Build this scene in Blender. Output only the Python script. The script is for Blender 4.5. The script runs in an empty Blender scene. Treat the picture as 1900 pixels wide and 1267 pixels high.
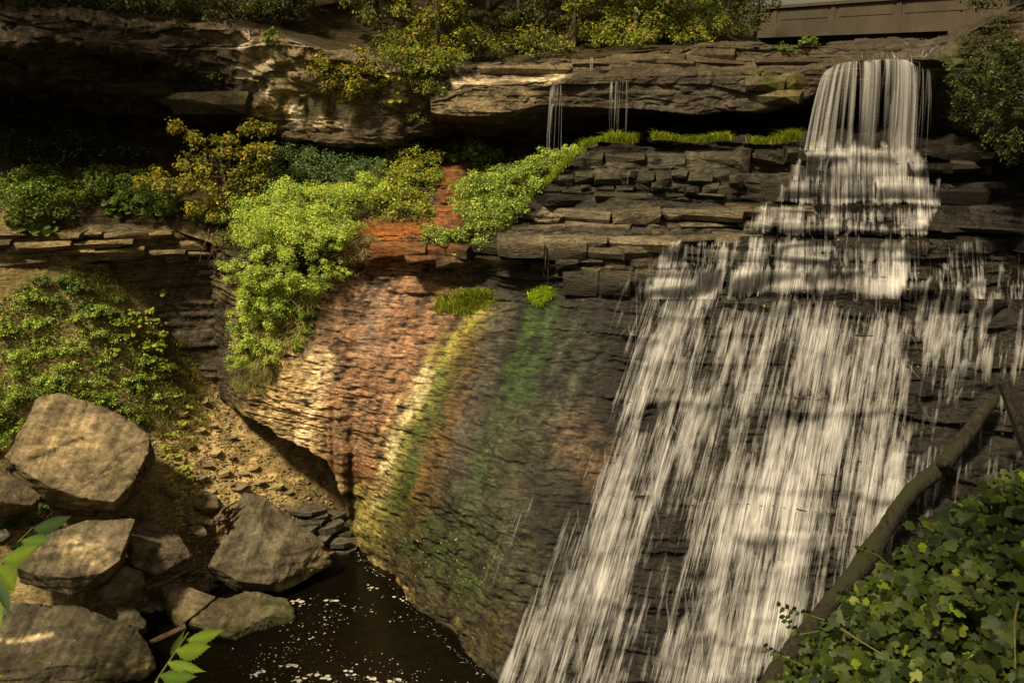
import bpy, bmesh, math, random
import numpy as np
from mathutils import Vector, Matrix
from mathutils.bvhtree import BVHTree

random.seed(7)
RNG = np.random.default_rng(11)
SC = bpy.context.scene
COL = SC.collection

# ---------------------------------------------------------------- camera
F_PX, PITCH, CAM_H = 1750.0, math.radians(16.05), 17.0
cam_d = bpy.data.cameras.new('camera')
cam_d.sensor_fit = 'HORIZONTAL'
cam_d.sensor_width = 36.0
cam_d.lens = 36.0 * F_PX / 1900.0
cam_d.clip_start = 0.05
cam_d.clip_end = 2000.0
cam = bpy.data.objects.new('camera', cam_d)
cam.location = (0, 0, CAM_H)
cam.rotation_euler = (math.radians(90) - PITCH, 0, 0)
COL.objects.link(cam)
SC.camera = cam

# ---------------------------------------------------------------- sky and sun
SUN_TO = Vector((-0.44, -0.46, 0.92)).normalized()      # direction from the place towards the sun
world = bpy.data.worlds.new('World')
SC.world = world
world.use_nodes = True
wn, wl = world.node_tree.nodes, world.node_tree.links
bg = wn['Background']
sky = wn.new('ShaderNodeTexSky')
sky.sky_type = 'NISHITA'
sky.sun_disc = False
sky.sun_elevation = math.asin(SUN_TO.z)
sky.sun_rotation = math.atan2(SUN_TO.x, SUN_TO.y)
sky.dust_density = 4.0
sky.air_density = 1.0
sky.ozone_density = 0.4
hsv = wn.new('ShaderNodeHueSaturation')
hsv.inputs['Saturation'].default_value = 0.25
tint = wn.new('ShaderNodeMix')
tint.data_type = 'RGBA'
tint.blend_type = 'MULTIPLY'
tint.inputs[0].default_value = 1.0
tint.inputs[7].default_value = (1.0, 0.84, 0.56, 1)
wl.new(sky.outputs[0], hsv.inputs['Color'])
wl.new(hsv.outputs[0], tint.inputs[6])
wl.new(tint.outputs[2], bg.inputs[0])
bg.inputs[1].default_value = 0.06

sun_d = bpy.data.lights.new('sun', 'SUN')
sun_d.energy = 5.0
sun_d.angle = math.radians(5)
sun_d.color = (1.0, 0.86, 0.60)
sun = bpy.data.objects.new('sun', sun_d)
sun.rotation_euler = (-SUN_TO).to_track_quat('-Z', 'Y').to_euler()
sun.location = (0, 0, 60)
COL.objects.link(sun)

SC.view_settings.view_transform = 'Standard'
SC.view_settings.look = 'None'
SC.view_settings.gamma = 1.0
SC.view_settings.use_curve_mapping = False
SC.view_settings.exposure = 0.7
SC.render.engine = 'CYCLES'
cy = SC.cycles
cy.use_denoising = True
cy.max_bounces = 6
cy.diffuse_bounces = 3
cy.glossy_bounces = 3
cy.transmission_bounces = 4
cy.transparent_max_bounces = 24
cy.sample_clamp_indirect = 6.0

# ---------------------------------------------------------------- helpers
CA, SA = math.cos(PITCH), math.sin(PITCH)

def PN(px, py, Y):
    """points of the place at horizontal distance Y seen at photo pixel px, py (arrays)"""
    px, py, Y = np.broadcast_arrays(np.asarray(px, float), np.asarray(py, float), np.asarray(Y, float))
    u, v = (px - 950.0) / F_PX, (633.5 - py) / F_PX
    y = CA + SA * v
    k = Y / y
    return np.stack([u * k, Y + 0.0, CAM_H + (-SA + CA * v) * k], -1)

def P(px, py, Y):
    return Vector(PN(px, py, Y).tolist())

def pix(p):
    p = np.asarray(p, float)
    x, y, z = p[..., 0], p[..., 1], p[..., 2] - CAM_H
    zc = np.maximum(y * CA - z * SA, 0.05)
    v = y * SA + z * CA
    return 950 + F_PX * x / zc, 633.5 - F_PX * v / zc

def pool_y(py):
    a = math.atan((py - 633.5) / F_PX) + PITCH
    return CAM_H / math.tan(a)

def PZ(px, py, z):
    """the point at height z seen at photo pixel px, py"""
    a = math.atan((py - 633.5) / F_PX) + PITCH
    return P(px, py, (CAM_H - z) / math.tan(a))

def _hash(ix, iy, iz, seed):
    h = (ix * 374761393 + iy * 668265263 + iz * 1274126177 + seed * 974711) & 0xFFFFFFFF
    h = ((h ^ (h >> 13)) * 1274126177) & 0xFFFFFFFF
    h = ((h ^ (h >> 16)) * 2246822519) & 0xFFFFFFFF
    return ((h ^ (h >> 15)) & 0xFFFFFF) / float(0xFFFFFF)

def vnoise(p, seed=0):
    p = np.asarray(p, float)
    i = np.floor(p).astype(np.int64)
    f = p - i
    f = f * f * (3 - 2 * f)
    out = 0.0
    for dx in (0, 1):
        wx = f[..., 0] if dx else 1 - f[..., 0]
        for dy in (0, 1):
            wy = f[..., 1] if dy else 1 - f[..., 1]
            for dz in (0, 1):
                wz = f[..., 2] if dz else 1 - f[..., 2]
                out = out + wx * wy * wz * _hash(i[..., 0] + dx, i[..., 1] + dy, i[..., 2] + dz, seed)
    return out * 2 - 1

def fbm(p, octaves=4, seed=0, gain=0.5):
    p = np.asarray(p, float)
    a, s, out = 1.0, 0.0, 0.0
    for o in range(octaves):
        out = out + a * vnoise(p, seed + o * 17)
        s += a
        a *= gain
        p = p * 2.03 + 3.1
    return out / s

def mesh_np(name, verts, faces, col=None, smooth=False):
    verts = np.asarray(verts, np.float32).reshape(-1, 3)
    faces = np.asarray(faces, np.int32)
    k = faces.shape[1]
    me = bpy.data.meshes.new(name)
    me.vertices.add(len(verts))
    me.vertices.foreach_set('co', verts.ravel())
    me.loops.add(faces.size)
    me.loops.foreach_set('vertex_index', faces.ravel())
    me.polygons.add(len(faces))
    me.polygons.foreach_set('loop_start', np.arange(len(faces), dtype=np.int32) * k)
    if col is not None:
        at = me.color_attributes.new('Col', 'FLOAT_COLOR', 'POINT')
        at.data.foreach_set('color', np.asarray(col, np.float32).ravel())
    me.update(calc_edges=True)
    if smooth:
        me.polygons.foreach_set('use_smooth', np.ones(len(faces), bool))
    return me

def link(name, me, mat=None, parent=None, **props):
    o = bpy.data.objects.new(name, me)
    COL.objects.link(o)
    if me is not None and mat is not None:
        if me.materials:
            me.materials[0] = mat
        else:
            me.materials.append(mat)
    if parent is not None:
        o.parent = parent
    for k, v in props.items():
        if v is not None:
            o[k] = v
    return o

def thing(name, loc, label, category, group=None, kind=None):
    o = link(name, None, None, None, label=label, category=category, group=group, kind=kind)
    o.empty_display_size = 0.2
    o.location = loc
    return o

def part(name, me, mat, parent, **props):
    """a part whose mesh is written in world coordinates"""
    o = link(name, me, mat, parent, **props)
    o.matrix_parent_inverse = Matrix.Translation(-Vector(parent.location))
    return o

def grid_faces(rows, cols):
    i = np.arange(rows - 1)[:, None] * cols + np.arange(cols - 1)[None, :]
    i = i.ravel()
    return np.stack([i, i + cols, i + cols + 1, i + 1], 1)

def curve_at(knots, px):
    k = np.array(sorted(knots), float)
    py = np.interp(px, k[:, 0], k[:, 1])
    Y = np.interp(px, k[:, 0], k[:, 2])
    ker = np.exp(-np.linspace(-2, 2, 13) ** 2)
    ker /= ker.sum()
    sm = lambda a: np.convolve(np.pad(a, 6, mode='edge'), ker, 'valid')
    return PN(px, sm(py), sm(Y))

def loft(curves, px, counts):
    """curves: list of (n,3) arrays on the same columns; counts: rows per span"""
    rows = []
    for a, b, n in zip(curves[:-1], curves[1:], counts):
        for t in np.linspace(0, 1, n, endpoint=False):
            rows.append(a * (1 - t) + b * t)
    rows.append(curves[-1])
    return np.array(rows)

def grid_normals(g, toward=(0, -40, 8)):
    du = np.gradient(g, axis=1)
    dv = np.gradient(g, axis=0)
    n = np.cross(du, dv)
    n /= np.linalg.norm(n, axis=-1, keepdims=True) + 1e-9
    c = n[..., 1].mean()
    return -n if c > 0 else n

class Beds:
    """horizontal beds of uneven thickness, each standing a little proud of or behind its neighbours"""
    def __init__(self, tmin, tmax, seed):
        r = np.random.default_rng(seed)
        self.b = np.cumsum(np.concatenate([[-4], r.uniform(tmin, tmax, 900)]))
        self.o = r.uniform(-1, 1, 1200)
        self.seed = seed
    def __call__(self, p, warp=0.12, lateral=0.7, dip=0.0):
        z = p[..., 2] + warp * fbm(p * np.array([0.35, 0.35, 0.0]), 3, self.seed) + dip * p[..., 0]
        k = np.searchsorted(self.b, z)
        q = np.stack([p[..., 0] * 0.55, p[..., 1] * 0.55, k * 7.31], -1)
        return 0.55 * self.o[k % 1200] + lateral * vnoise(q, self.seed) + 0.3 * vnoise(q * np.array([4, 4, 1]), self.seed + 3)

def seg_dist(x, y, pts):
    pts = np.asarray(pts, float)
    d = np.full(x.shape, 1e9)
    for (ax, ay), (bx, by) in zip(pts[:-1], pts[1:]):
        vx, vy = bx - ax, by - ay
        t = np.clip(((x - ax) * vx + (y - ay) * vy) / (vx * vx + vy * vy + 1e-9), 0, 1)
        d = np.minimum(d, np.hypot(x - ax - t * vx, y - ay - t * vy))
    return d

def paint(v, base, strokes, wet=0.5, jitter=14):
    """stains, stone colours and some painted light and shade laid on the rock; alpha holds how wet the stone is"""
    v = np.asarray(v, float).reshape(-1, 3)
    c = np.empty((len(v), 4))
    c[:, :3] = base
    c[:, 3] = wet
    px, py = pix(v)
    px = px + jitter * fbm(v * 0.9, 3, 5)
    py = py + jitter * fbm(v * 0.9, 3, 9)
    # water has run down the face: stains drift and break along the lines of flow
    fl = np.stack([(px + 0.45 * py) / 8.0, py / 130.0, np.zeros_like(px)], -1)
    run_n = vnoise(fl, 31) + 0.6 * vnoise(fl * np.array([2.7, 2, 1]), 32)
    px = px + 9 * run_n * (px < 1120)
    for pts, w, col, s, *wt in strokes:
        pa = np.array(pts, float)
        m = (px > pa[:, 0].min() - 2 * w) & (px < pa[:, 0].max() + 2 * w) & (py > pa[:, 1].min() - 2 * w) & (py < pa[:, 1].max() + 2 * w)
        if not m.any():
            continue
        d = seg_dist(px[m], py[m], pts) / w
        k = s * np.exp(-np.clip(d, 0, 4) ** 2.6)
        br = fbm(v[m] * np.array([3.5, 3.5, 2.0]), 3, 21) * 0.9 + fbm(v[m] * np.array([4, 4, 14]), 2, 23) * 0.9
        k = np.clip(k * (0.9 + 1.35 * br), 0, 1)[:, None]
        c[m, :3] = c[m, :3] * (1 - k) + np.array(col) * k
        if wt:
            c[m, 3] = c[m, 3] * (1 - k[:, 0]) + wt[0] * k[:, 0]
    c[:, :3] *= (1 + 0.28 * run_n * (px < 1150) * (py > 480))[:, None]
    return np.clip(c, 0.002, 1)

# ---------------------------------------------------------------- materials
def new_mat(name):
    m = bpy.data.materials.new(name)
    m.use_nodes = True
    return m, m.node_tree.nodes, m.node_tree.links, m.node_tree.nodes['Principled BSDF']

def mapped_noise(n, l, scale, detail=5, rough=0.6, stretch=(1, 1, 1), coord='pos'):
    if coord == 'pos':
        g = n.new('ShaderNodeNewGeometry').outputs['Position']
    else:
        g = n.new('ShaderNodeTexCoord').outputs['Object']
    mp = n.new('ShaderNodeMapping')
    mp.inputs['Scale'].default_value = stretch
    l.new(g, mp.inputs['Vector'])
    t = n.new('ShaderNodeTexNoise')
    t.inputs['Scale'].default_value = scale
    t.inputs['Detail'].default_value = detail
    t.inputs['Roughness'].default_value = rough
    l.new(mp.outputs[0], t.inputs['Vector'])
    return t.outputs[0]

def ramp(n, l, fac, stops):
    r = n.new('ShaderNodeValToRGB')
    while len(r.color_ramp.elements) < len(stops):
        r.color_ramp.elements.new(0.5)
    for e, (p, c) in zip(r.color_ramp.elements, stops):
        e.position = p
        e.color = (c, c, c, 1) if isinstance(c, (int, float)) else (*c, 1)
    l.new(fac, r.inputs[0])
    return r.outputs[0]

def mul(n, l, a, b, fac=1.0, mode='MULTIPLY'):
    m = n.new('ShaderNodeMix')
    m.data_type = 'RGBA'
    m.blend_type = mode
    m.inputs[0].default_value = fac
    l.new(a, m.inputs[6])
    if isinstance(b, tuple):
        m.inputs[7].default_value = (*b, 1)
    else:
        l.new(b, m.inputs[7])
    return m.outputs[2]

def bump(n, l, h, strength, dist, prev=None):
    b = n.new('ShaderNodeBump')
    b.inputs['Strength'].default_value = strength
    b.inputs['Distance'].default_value = dist
    l.new(h, b.inputs['Height'])
    if prev is not None:
        l.new(prev, b.inputs['Normal'])
    return b.outputs[0]

def rock_material(name, bedded=14.0, bd=0.06, fine=0.02, dry_rough=0.85, wet_rough=0.25, spec=0.2, base=None, obj=False, tick=0.85, speck_s=16, speck_f=0.75, big_lo=0.5, big_hi=1.5):
    m, n, l, b = new_mat(name)
    co = 'obj' if obj else 'pos'
    if base is None:
        at = n.new('ShaderNodeVertexColor')
        at.layer_name = 'Col'
        c, wet = at.outputs['Color'], at.outputs['Alpha']
    else:
        rg = n.new('ShaderNodeRGB')
        rg.outputs[0].default_value = (*base, 1)
        c, wet = rg.outputs[0], None
    big = mapped_noise(n, l, 1.1, 6, 0.65, (1, 1, 2.2), co)
    c = mul(n, l, c, ramp(n, l, big, [(0.25, big_lo), (0.5, 0.95), (0.75, big_hi)]))
    layers = mapped_noise(n, l, 1.6, 6, 0.7, (2.0, 2.0, bedded), co)
    c = mul(n, l, c, ramp(n, l, layers, [(0.34, 0.25), (0.5, 1.0), (0.66, 1.6)]), tick)
    speck = mapped_noise(n, l, speck_s, 4, 0.75, (1, 1, 1.5), co)
    c = mul(n, l, c, ramp(n, l, speck, [(0.34, 0.45), (0.5, 1.0), (0.66, 1.6)]), speck_f)
    l.new(c, b.inputs['Base Color'])
    nb = bump(n, l, layers, 1.0, bd)
    nb = bump(n, l, speck, 0.9, fine, nb)
    l.new(nb, b.inputs['Normal'])
    if wet is not None:
        mr = n.new('ShaderNodeMapRange')
        mr.inputs[3].default_value = dry_rough
        mr.inputs[4].default_value = wet_rough
        l.new(wet, mr.inputs[0])
        l.new(mr.outputs[0], b.inputs['Roughness'])
        ms = n.new('ShaderNodeMapRange')
        ms.inputs[3].default_value = 0.06
        ms.inputs[4].default_value = spec
        l.new(wet, ms.inputs[0])
        l.new(ms.outputs[0], b.inputs['Specular IOR Level'])
    else:
        b.inputs['Roughness'].default_value = dry_rough
        b.inputs['Specular IOR Level'].default_value = 0.2
    return m

M_SHALE = rock_material('shale', 12.0, 0.06, 0.045, tick=0.85, speck_s=9, wet_rough=0.16, spec=0.2)
M_SAND = rock_material('sandstone', 1.6, 0.06, 0.025, tick=0.6, speck_s=10)
M_GROUND = rock_material('scree', 9.0, 0.07, 0.045, tick=0.9, speck_s=12)

def leaf_material(name, trans=0.35, gloss=0.25, rough=0.5):
    m, n, l, b = new_mat(name)
    at = n.new('ShaderNodeVertexColor')
    at.layer_name = 'Col'
    l.new(at.outputs['Color'], b.inputs['Base Color'])
    b.inputs['Roughness'].default_value = rough
    b.inputs['Specular IOR Level'].default_value = gloss
    tr = n.new('ShaderNodeBsdfTranslucent')
    bright = mul(n, l, at.outputs['Color'], (1.5, 1.5, 0.6))
    l.new(bright, tr.inputs['Color'])
    mx = n.new('ShaderNodeMixShader')
    mx.inputs[0].default_value = trans
    l.new(b.outputs[0], mx.inputs[1])
    l.new(tr.outputs[0], mx.inputs[2])
    l.new(mx.outputs[0], n['Material Output'].inputs[0])
    return m

M_LEAF = leaf_material('leaf')

def bark_material(name, c0, c1, sc=8, stretch=(1, 1, 0.25), moss=None, bd=0.03):
    m, n, l, b = new_mat(name)
    t = mapped_noise(n, l, sc, 6, 0.7, stretch)
    r = n.new('ShaderNodeValToRGB')
    r.color_ramp.elements[0].color = (*c0, 1)
    r.color_ramp.elements[1].color = (*c1, 1)
    r.color_ramp.elements[0].position = 0.35
    r.color_ramp.elements[1].position = 0.68
    l.new(t, r.inputs[0])
    c = r.outputs[0]
    if moss:
        big = mapped_noise(n, l, 0.9, 4, 0.6)
        sep = n.new('ShaderNodeSeparateXYZ')
        g = n.new('ShaderNodeNewGeometry')
        l.new(g.outputs['Normal'], sep.inputs[0])
        mm = n.new('ShaderNodeMath')
        mm.operation = 'MULTIPLY'
        l.new(ramp(n, l, big, [(0.42, 0.0), (0.6, 1.0)]), mm.inputs[0])
        mr = n.new('ShaderNodeMapRange')
        mr.inputs[1].default_value = 0.1
        mr.inputs[2].default_value = 0.7
        l.new(sep.outputs[2], mr.inputs[0])
        l.new(mr.outputs[0], mm.inputs[1])
        mx = n.new('ShaderNodeMix')
        mx.data_type = 'RGBA'
        l.new(mm.outputs[0], mx.inputs[0])
        l.new(c, mx.inputs[6])
        mx.inputs[7].default_value = (*moss, 1)
        c = mx.outputs[2]
    l.new(c, b.inputs['Base Color'])
    b.inputs['Roughness'].default_value = 0.85
    b.inputs['Specular IOR Level'].default_value = 0.2
    l.new(bump(n, l, t, 1.0, bd), b.inputs['Normal'])
    return m

M_BARK = bark_material('bark', (0.02, 0.015, 0.01), (0.09, 0.07, 0.045))
# ================================================================ THE GORGE
STAINS = [
    # buttress
    ([(470, 560), (500, 700), (540, 790)], 60, (0.25, 0.19, 0.08), 1.0, 0.3),
    ([(540, 700), (580, 800), (640, 850)], 80, (0.40, 0.275, 0.12), 1.0, 0.25),
    ([(640, 540), (650, 640)], 70, (0.10, 0.06, 0.04), 0.9, 0.5),
    ([(740, 560), (700, 680), (660, 790)], 95, (0.235, 0.13, 0.07), 1.1, 0.4),
    ([(598, 660), (578, 740), (560, 810)], 18, (0.62, 0.45, 0.25), 1.0, 0.2),
    ([(700, 540), (690, 640)], 26, (0.15, 0.11, 0.09), 0.5, 0.6),
    ([(900, 585), (850, 640), (800, 720), (740, 850), (690, 990)], 30, (0.24, 0.20, 0.045), 1.0, 0.35),
    ([(790, 690), (755, 770), (725, 850), (700, 940)], 15, (0.44, 0.37, 0.19), 0.9, 0.3),
    ([(840, 690), (790, 800), (740, 920), (715, 980)], 24, (0.046, 0.07, 0.014), 1.1, 0.7),
    ([(880, 650), (830, 780), (790, 900), (765, 990)], 30, (0.10, 0.06, 0.018), 0.95, 0.6),
    ([(930, 580), (905, 690), (870, 800), (850, 880)], 32, (0.055, 0.046, 0.034), 0.75, 0.95),
    ([(1010, 590), (960, 720), (915, 860), (880, 980)], 34, (0.026, 0.046, 0.010), 1.1, 0.8),
    ([(1070, 620), (1050, 760), (1020, 860)], 48, (0.042, 0.042, 0.026), 0.7, 0.95),
    ([(1060, 800), (1100, 860)], 45, (0.09, 0.06, 0.035), 0.8, 0.7),
    ([(620, 858), (660, 880), (700, 900)], 24, (0.13, 0.055, 0.025), 0.9, 0.5),
    ([(668, 930), (700, 1000)], 34, (0.24, 0.20, 0.05), 0.9, 0.4),
    ([(760, 1040), (840, 1090), (900, 1160)], 90, (0.042, 0.034, 0.014), 0.95, 0.9),
    ([(800, 1000), (880, 1060), (930, 1000)], 55, (0.026, 0.036, 0.010), 0.9, 0.9),
    ([(690, 1040), (760, 1105)], 9, (0.22, 0.16, 0.055), 0.7, 0.6),
    ([(960, 800), (920, 950), (960, 1050)], 60, (0.04, 0.036, 0.02), 0.8, 0.95),
    # orange iron stain on the ledge and the seep above it
    ([(655, 440), (720, 432), (800, 430)], 24, (0.21, 0.072, 0.016), 0.95, 0.4),
    ([(650, 470), (760, 470), (830, 468)], 18, (0.15, 0.06, 0.02), 0.95, 0.4),
    ([(830, 490), (920, 490)], 22, (0.09, 0.07, 0.035), 0.8, 0.5),
    ([(848, 305), (842, 350), (828, 405)], 26, (0.16, 0.06, 0.018), 0.95, 0.35),
    # terraces
    ([(1010, 405), (1200, 405), (1420, 405)], 17, (0.13, 0.105, 0.062), 0.85, 0.85),
    ([(960, 450), (1100, 450), (1240, 450)], 17, (0.12, 0.095, 0.055), 0.85, 0.8),
    ([(1060, 490), (1200, 490)], 22, (0.07, 0.056, 0.032), 0.8, 0.8),
    ([(1080, 310), (1280, 300), (1480, 300)], 26, (0.055, 0.047, 0.03), 0.85, 0.7),
    ([(1060, 355), (1250, 358), (1430, 355)], 24, (0.04, 0.034, 0.021), 0.8, 0.8),
    ([(1340, 520), (1370, 560)], 22, (0.05, 0.06, 0.03), 0.8, 0.9),
    # left wall
    ([(100, 450), (280, 460), (400, 460)], 26, (0.17, 0.125, 0.055), 0.8, 0.2),
    ([(120, 540), (200, 550), (250, 560)], 34, (0.22, 0.16, 0.045), 0.85, 0.2),
    ([(330, 560), (400, 640)], 80, (0.05, 0.04, 0.026), 0.8, 0.25),
    ([(420, 580), (440, 700)], 30, (0.035, 0.028, 0.018), 0.85, 0.25),
]
APX = np.linspace(395, 2120, 760)
C = lambda k: curve_at(k, APX)
aC0 = C([(395, 440, 36), (640, 400, 36), (920, 380, 36), (1000, 330, 37), (1060, 270, 38), (1480, 248, 38), (2120, 262, 36)])
aC1 = C([(395, 470, 34), (440, 465, 32.8), (640, 430, 32.4), (800, 425, 32.4), (920, 428, 31.8), (980, 385, 32.3), (1050, 300, 33.2), (1100, 272, 33.6), (1480, 262, 33.2), (1760, 280, 32.4), (2120, 290, 31.2)])
aC2 = C([(395, 480, 33.8), (440, 480, 32.4), (640, 447, 31.9), (920, 437, 31.5), (980, 392, 31.9), (1050, 372, 32.3), (1480, 380, 32.0), (1900, 384, 31.2), (2120, 384, 30.6)])
aC3 = C([(395, 490, 33.8), (440, 490, 32.2), (640, 470, 31.5), (800, 470, 31.4), (920, 442, 31.0), (1200, 432, 30.9), (1480, 428, 30.7), (1900, 422, 30.2), (2120, 422, 29.8)])
aC4 = C([(395, 505, 34.0), (440, 505, 32.5), (640, 505, 31.9), (800, 508, 31.7), (905, 515, 31.3), (940, 540, 30.9), (1050, 545, 30.2), (1200, 525, 29.9), (1500, 552, 29.6), (1900, 562, 29.0), (2120, 562, 28.6)])
aC5 = C([(395, 700, 35.5), (430, 700, 33.2), (460, 700, 32.0), (520, 700, 31.3), (640, 700, 30.6), (800, 700, 29.7), (1000, 700, 28.6), (1200, 700, 28.0), (1500, 700, 27.6), (1900, 700, 27.0), (2120, 700, 26.6)])
B6 = [(395, 745, 36), (430, 752, 33.6), (460, 775, 32.0), (520, 805, 31.3), (600, 850, 30.6), (640, 920, 30.5), (660, 1010, 31.0), (690, 1042, 30.4), (720, 1064, 29.7), (780, 1130, 27.5), (850, 1200, 25.3), (930, 1267, 23.45), (1000, 1290, 22.7), (1100, 1297, 22.4), (1500, 1297, 22.2), (2120, 1297, 21.6)]
aC6 = C(B6)
aC6[:, 2] += 0.28 * fbm(aC6 * 1.1, 3, 91) * np.interp(APX, [640, 700], [1, 0.3])
aC6[:, 1] += 0.3 * fbm(aC6 * 0.9, 3, 92)
aCm = 0.5 * (aC5 + aC6)
bulge = np.interp(APX, [395, 660, 760, 1000, 1300, 2120], [0.1, 0.35, 0.7, 0.75, 0.6, 0.5])
aCm[:, 1] -= bulge * 0.75
aCm[:, 2] += bulge * 0.5
aC7 = aC6.copy()
lf = np.interp(APX, [640, 668], [1, 0])
aC7[:, 1] += 0.35 + lf * 2.6
aC7[:, 2] += -0.9 + lf * 0.55
A = loft([aC0, aC1, aC2, aC3, aC4, aC5, aCm, aC6, aC7], APX, [14, 56, 34, 64, 84, 110, 110, 40])
A_BASE = A.copy()
apx, apy = pix(A)
nA = grid_normals(A)
bedsA, bedsB = Beds(0.06, 0.17, 3), Beds(0.25, 0.6, 5)
terr = np.clip(1 - (apy - 520) / 60.0, 0, 1)
hz = nA.copy(); hz[..., 2] *= 0.25
hz /= np.linalg.norm(hz, axis=-1, keepdims=True) + 1e-9
wetfall = np.clip((apx - 1080) / 120, 0, 1)
disp = bedsA(A, 0.10, 0.9, 0.02) * (0.034 + 0.05 * terr + 0.06 * wetfall) + bedsB(A, 0.45, 1.0, 0.02) * (0.04 + 0.15 * terr + 0.13 * wetfall)
lump = vnoise(A * np.array([1.5, 1.5, 1.3]), 47); lump2 = vnoise(A * np.array([0.7, 0.7, 0.8]), 48)
disp += fbm(A * 0.5, 3, 40) * (0.14 + 0.16 * wetfall) + fbm(A * np.array([3, 3, 7]), 3, 44) * 0.09 + fbm(A * np.array([5, 5, 15]), 2, 45) * 0.05 + (0.20 * np.clip(lump, 0, 1) + 0.25 * np.clip(lump2, 0, 1)) * wetfall
foot = np.clip((apy - 880) / 120, 0, 1) * np.clip((1060 - apx) / 120, 0, 1)
chip = np.floor(fbm(A * np.array([0.7, 0.7, 0.9]) + A[..., 2:3] * 0.3, 3, 52) * 5) / 5
disp += 0.34 * chip * foot + 0.05 * np.floor(fbm(A * np.array([1.1, 1.1, 2.2]), 3, 53) * 5) / 5 * (1 - foot)
A = A + hz * disp[..., None]
A[..., 2] += 0.03 * fbm(A * 2.0, 3, 50)
colA = paint(A, (0.016, 0.013, 0.0095), STAINS, 0.6)
gx, gy = pix(A.reshape(-1, 3))
me = mesh_np('waterfall_cliff', A, grid_faces(*A.shape[:2]), colA, True)
CLIFF = link('waterfall_cliff', me, M_SHALE, kind='structure', label='layered shale cliff and buttress that the waterfall runs down')
CLIFF_V, CLIFF_F = [A.reshape(-1, 3)], [grid_faces(*A.shape[:2])]

def cliff_sheet(name, curves, px, counts, mat, base, wet, amp_thin, amp_thick, seed, low=0.2, label='', strokes=STAINS, thin=(0.07, 0.22), thick=(0.3, 0.8), chip=0.0):
    g = loft(curves, px, counts)
    n = grid_normals(g)
    h = n.copy(); h[..., 2] *= 0.4
    h /= np.linalg.norm(h, axis=-1, keepdims=True) + 1e-9
    d = Beds(*thin, seed)(g, 0.2, 0.8) * amp_thin + Beds(*thick, seed + 1)(g, 0.3, 0.9) * amp_thick
    d += fbm(g * 0.45, 3, seed) * low + fbm(g * np.array([3, 3, 5]), 3, seed + 7) * 0.05
    if chip:
        d = d + chip * np.floor(fbm(g * np.array([0.42, 0.42, 0.75]) + 0.15 * g[..., 2:3], 3, seed + 21) * 5) / 5 + 0.4 * chip * np.floor(fbm(g * np.array([1.3, 1.3, 1.9]), 2, seed + 22) * 4) / 4
    g = g + h * d[..., None]
    me = mesh_np(name, g, grid_faces(*g.shape[:2]), paint(g, base, strokes, wet), True)
    o = link(name, me, mat, kind='structure', label=label)
    return o, g

# left shale wall above the scree
WPX = np.linspace(-260, 700, 420)
C = lambda k: curve_at(k, WPX)
w0 = C([(-260, 420, 31.5), (100, 420, 33.6), (300, 418, 35), (440, 450, 35.4), (700, 480, 36)])
w1 = C([(-260, 440, 31), (100, 432, 33.0), (300, 430, 34.4), (440, 465, 35.0), (700, 500, 35.6)])
w2 = C([(-260, 500, 31), (100, 495, 33.2), (300, 490, 34.6), (440, 505, 35.3), (700, 540, 35.8)])
w3 = C([(-260, 640, 31), (100, 640, 33.1), (300, 700, 34.6), (450, 760, 34.7), (700, 860, 35.4)])
w4 = C([(-260, 900, 31), (100, 860, 32.7), (300, 900, 34.2), (450, 920, 33.9), (560, 960, 33.6), (700, 1060, 34.6)])
WALL, gW = cliff_sheet('cliff_wall', [w0, w1, w2, w3, w4], WPX, [8, 40, 90, 60], M_SHALE, (0.085, 0.066, 0.04), 0.25, 0.06, 0.10, 61, 0.2, 'dark thin-bedded shale wall behind the scree slope')

# vegetated bench between the ledge and the cap rock
BPX = np.linspace(-260, 1110, 260)
C = lambda k: curve_at(k, BPX)
b0 = C([(-260, 424, 31.6), (100, 424, 33.4), (300, 420, 34.8), (440, 466, 33.2), (640, 436, 32.6), (800, 432, 32.6), (920, 432, 32.0), (990, 382, 32.7), (1060, 292, 33.6), (1110, 272, 34)])
b1 = C([(-260, 330, 33), (200, 345, 35.6), (450, 385, 35.2), (700, 365, 35.2), (830, 360, 34.6), (900, 350, 34.6), (1060, 275, 35.4), (1110, 262, 35.6)])
b2 = C([(-260, 240, 36.5), (200, 250, 39), (500, 280, 39.5), (700, 290, 39), (850, 296, 38), (900, 285, 38.5), (1110, 250, 38)])
BENCH, gB = cliff_sheet('bench_slope', [b0, b1, b2], BPX, [50, 50], M_GROUND, (0.05, 0.036, 0.018), 0.1, 0.04, 0.12, 71, 0.25, 'vegetated bench of soil and broken shale below the cap rock')

# cap rock on the left, with the deep undercut
LPX = np.linspace(-260, 860, 420)
C = lambda k: curve_at(k, LPX)
TOPL = [(-260, 0, 33), (150, 26, 35), (300, 36, 35.6), (400, 46, 36), (480, 46, 36.2), (600, 84, 36.6), (660, 104, 36.8), (780, 118, 37), (860, 126, 37.6)]
LIPL = [(-260, 95, 31.6), (0, 84, 32.8), (150, 78, 34.0), (250, 92, 34.6), (350, 134, 35.1), (430, 182, 35.5), (490, 240, 35.8), (560, 262, 36.0), (650, 270, 36.1), (720, 262, 36.2), (800, 240, 36.6), (860, 235, 37.4)]
l0 = C(TOPL)
l1 = C([(x, y + 8, d - 0.9) for x, y, d in TOPL])
l2 = C(LIPL)
l3 = C([(x, y + 22, d + 1.1) for x, y, d in LIPL])
l4 = C([(-260, 150, 33.6), (0, 150, 34.2), (150, 150, 35.2), (250, 170, 35.9), (350, 200, 36.2), (430, 222, 36.8), (490, 262, 37.4), (650, 284, 38.2), (860, 262, 39)])
l5 = C([(-260, 200, 37), (0, 205, 38), (200, 225, 39), (430, 256, 39.6), (650, 296, 40), (860, 296, 40)])
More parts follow.
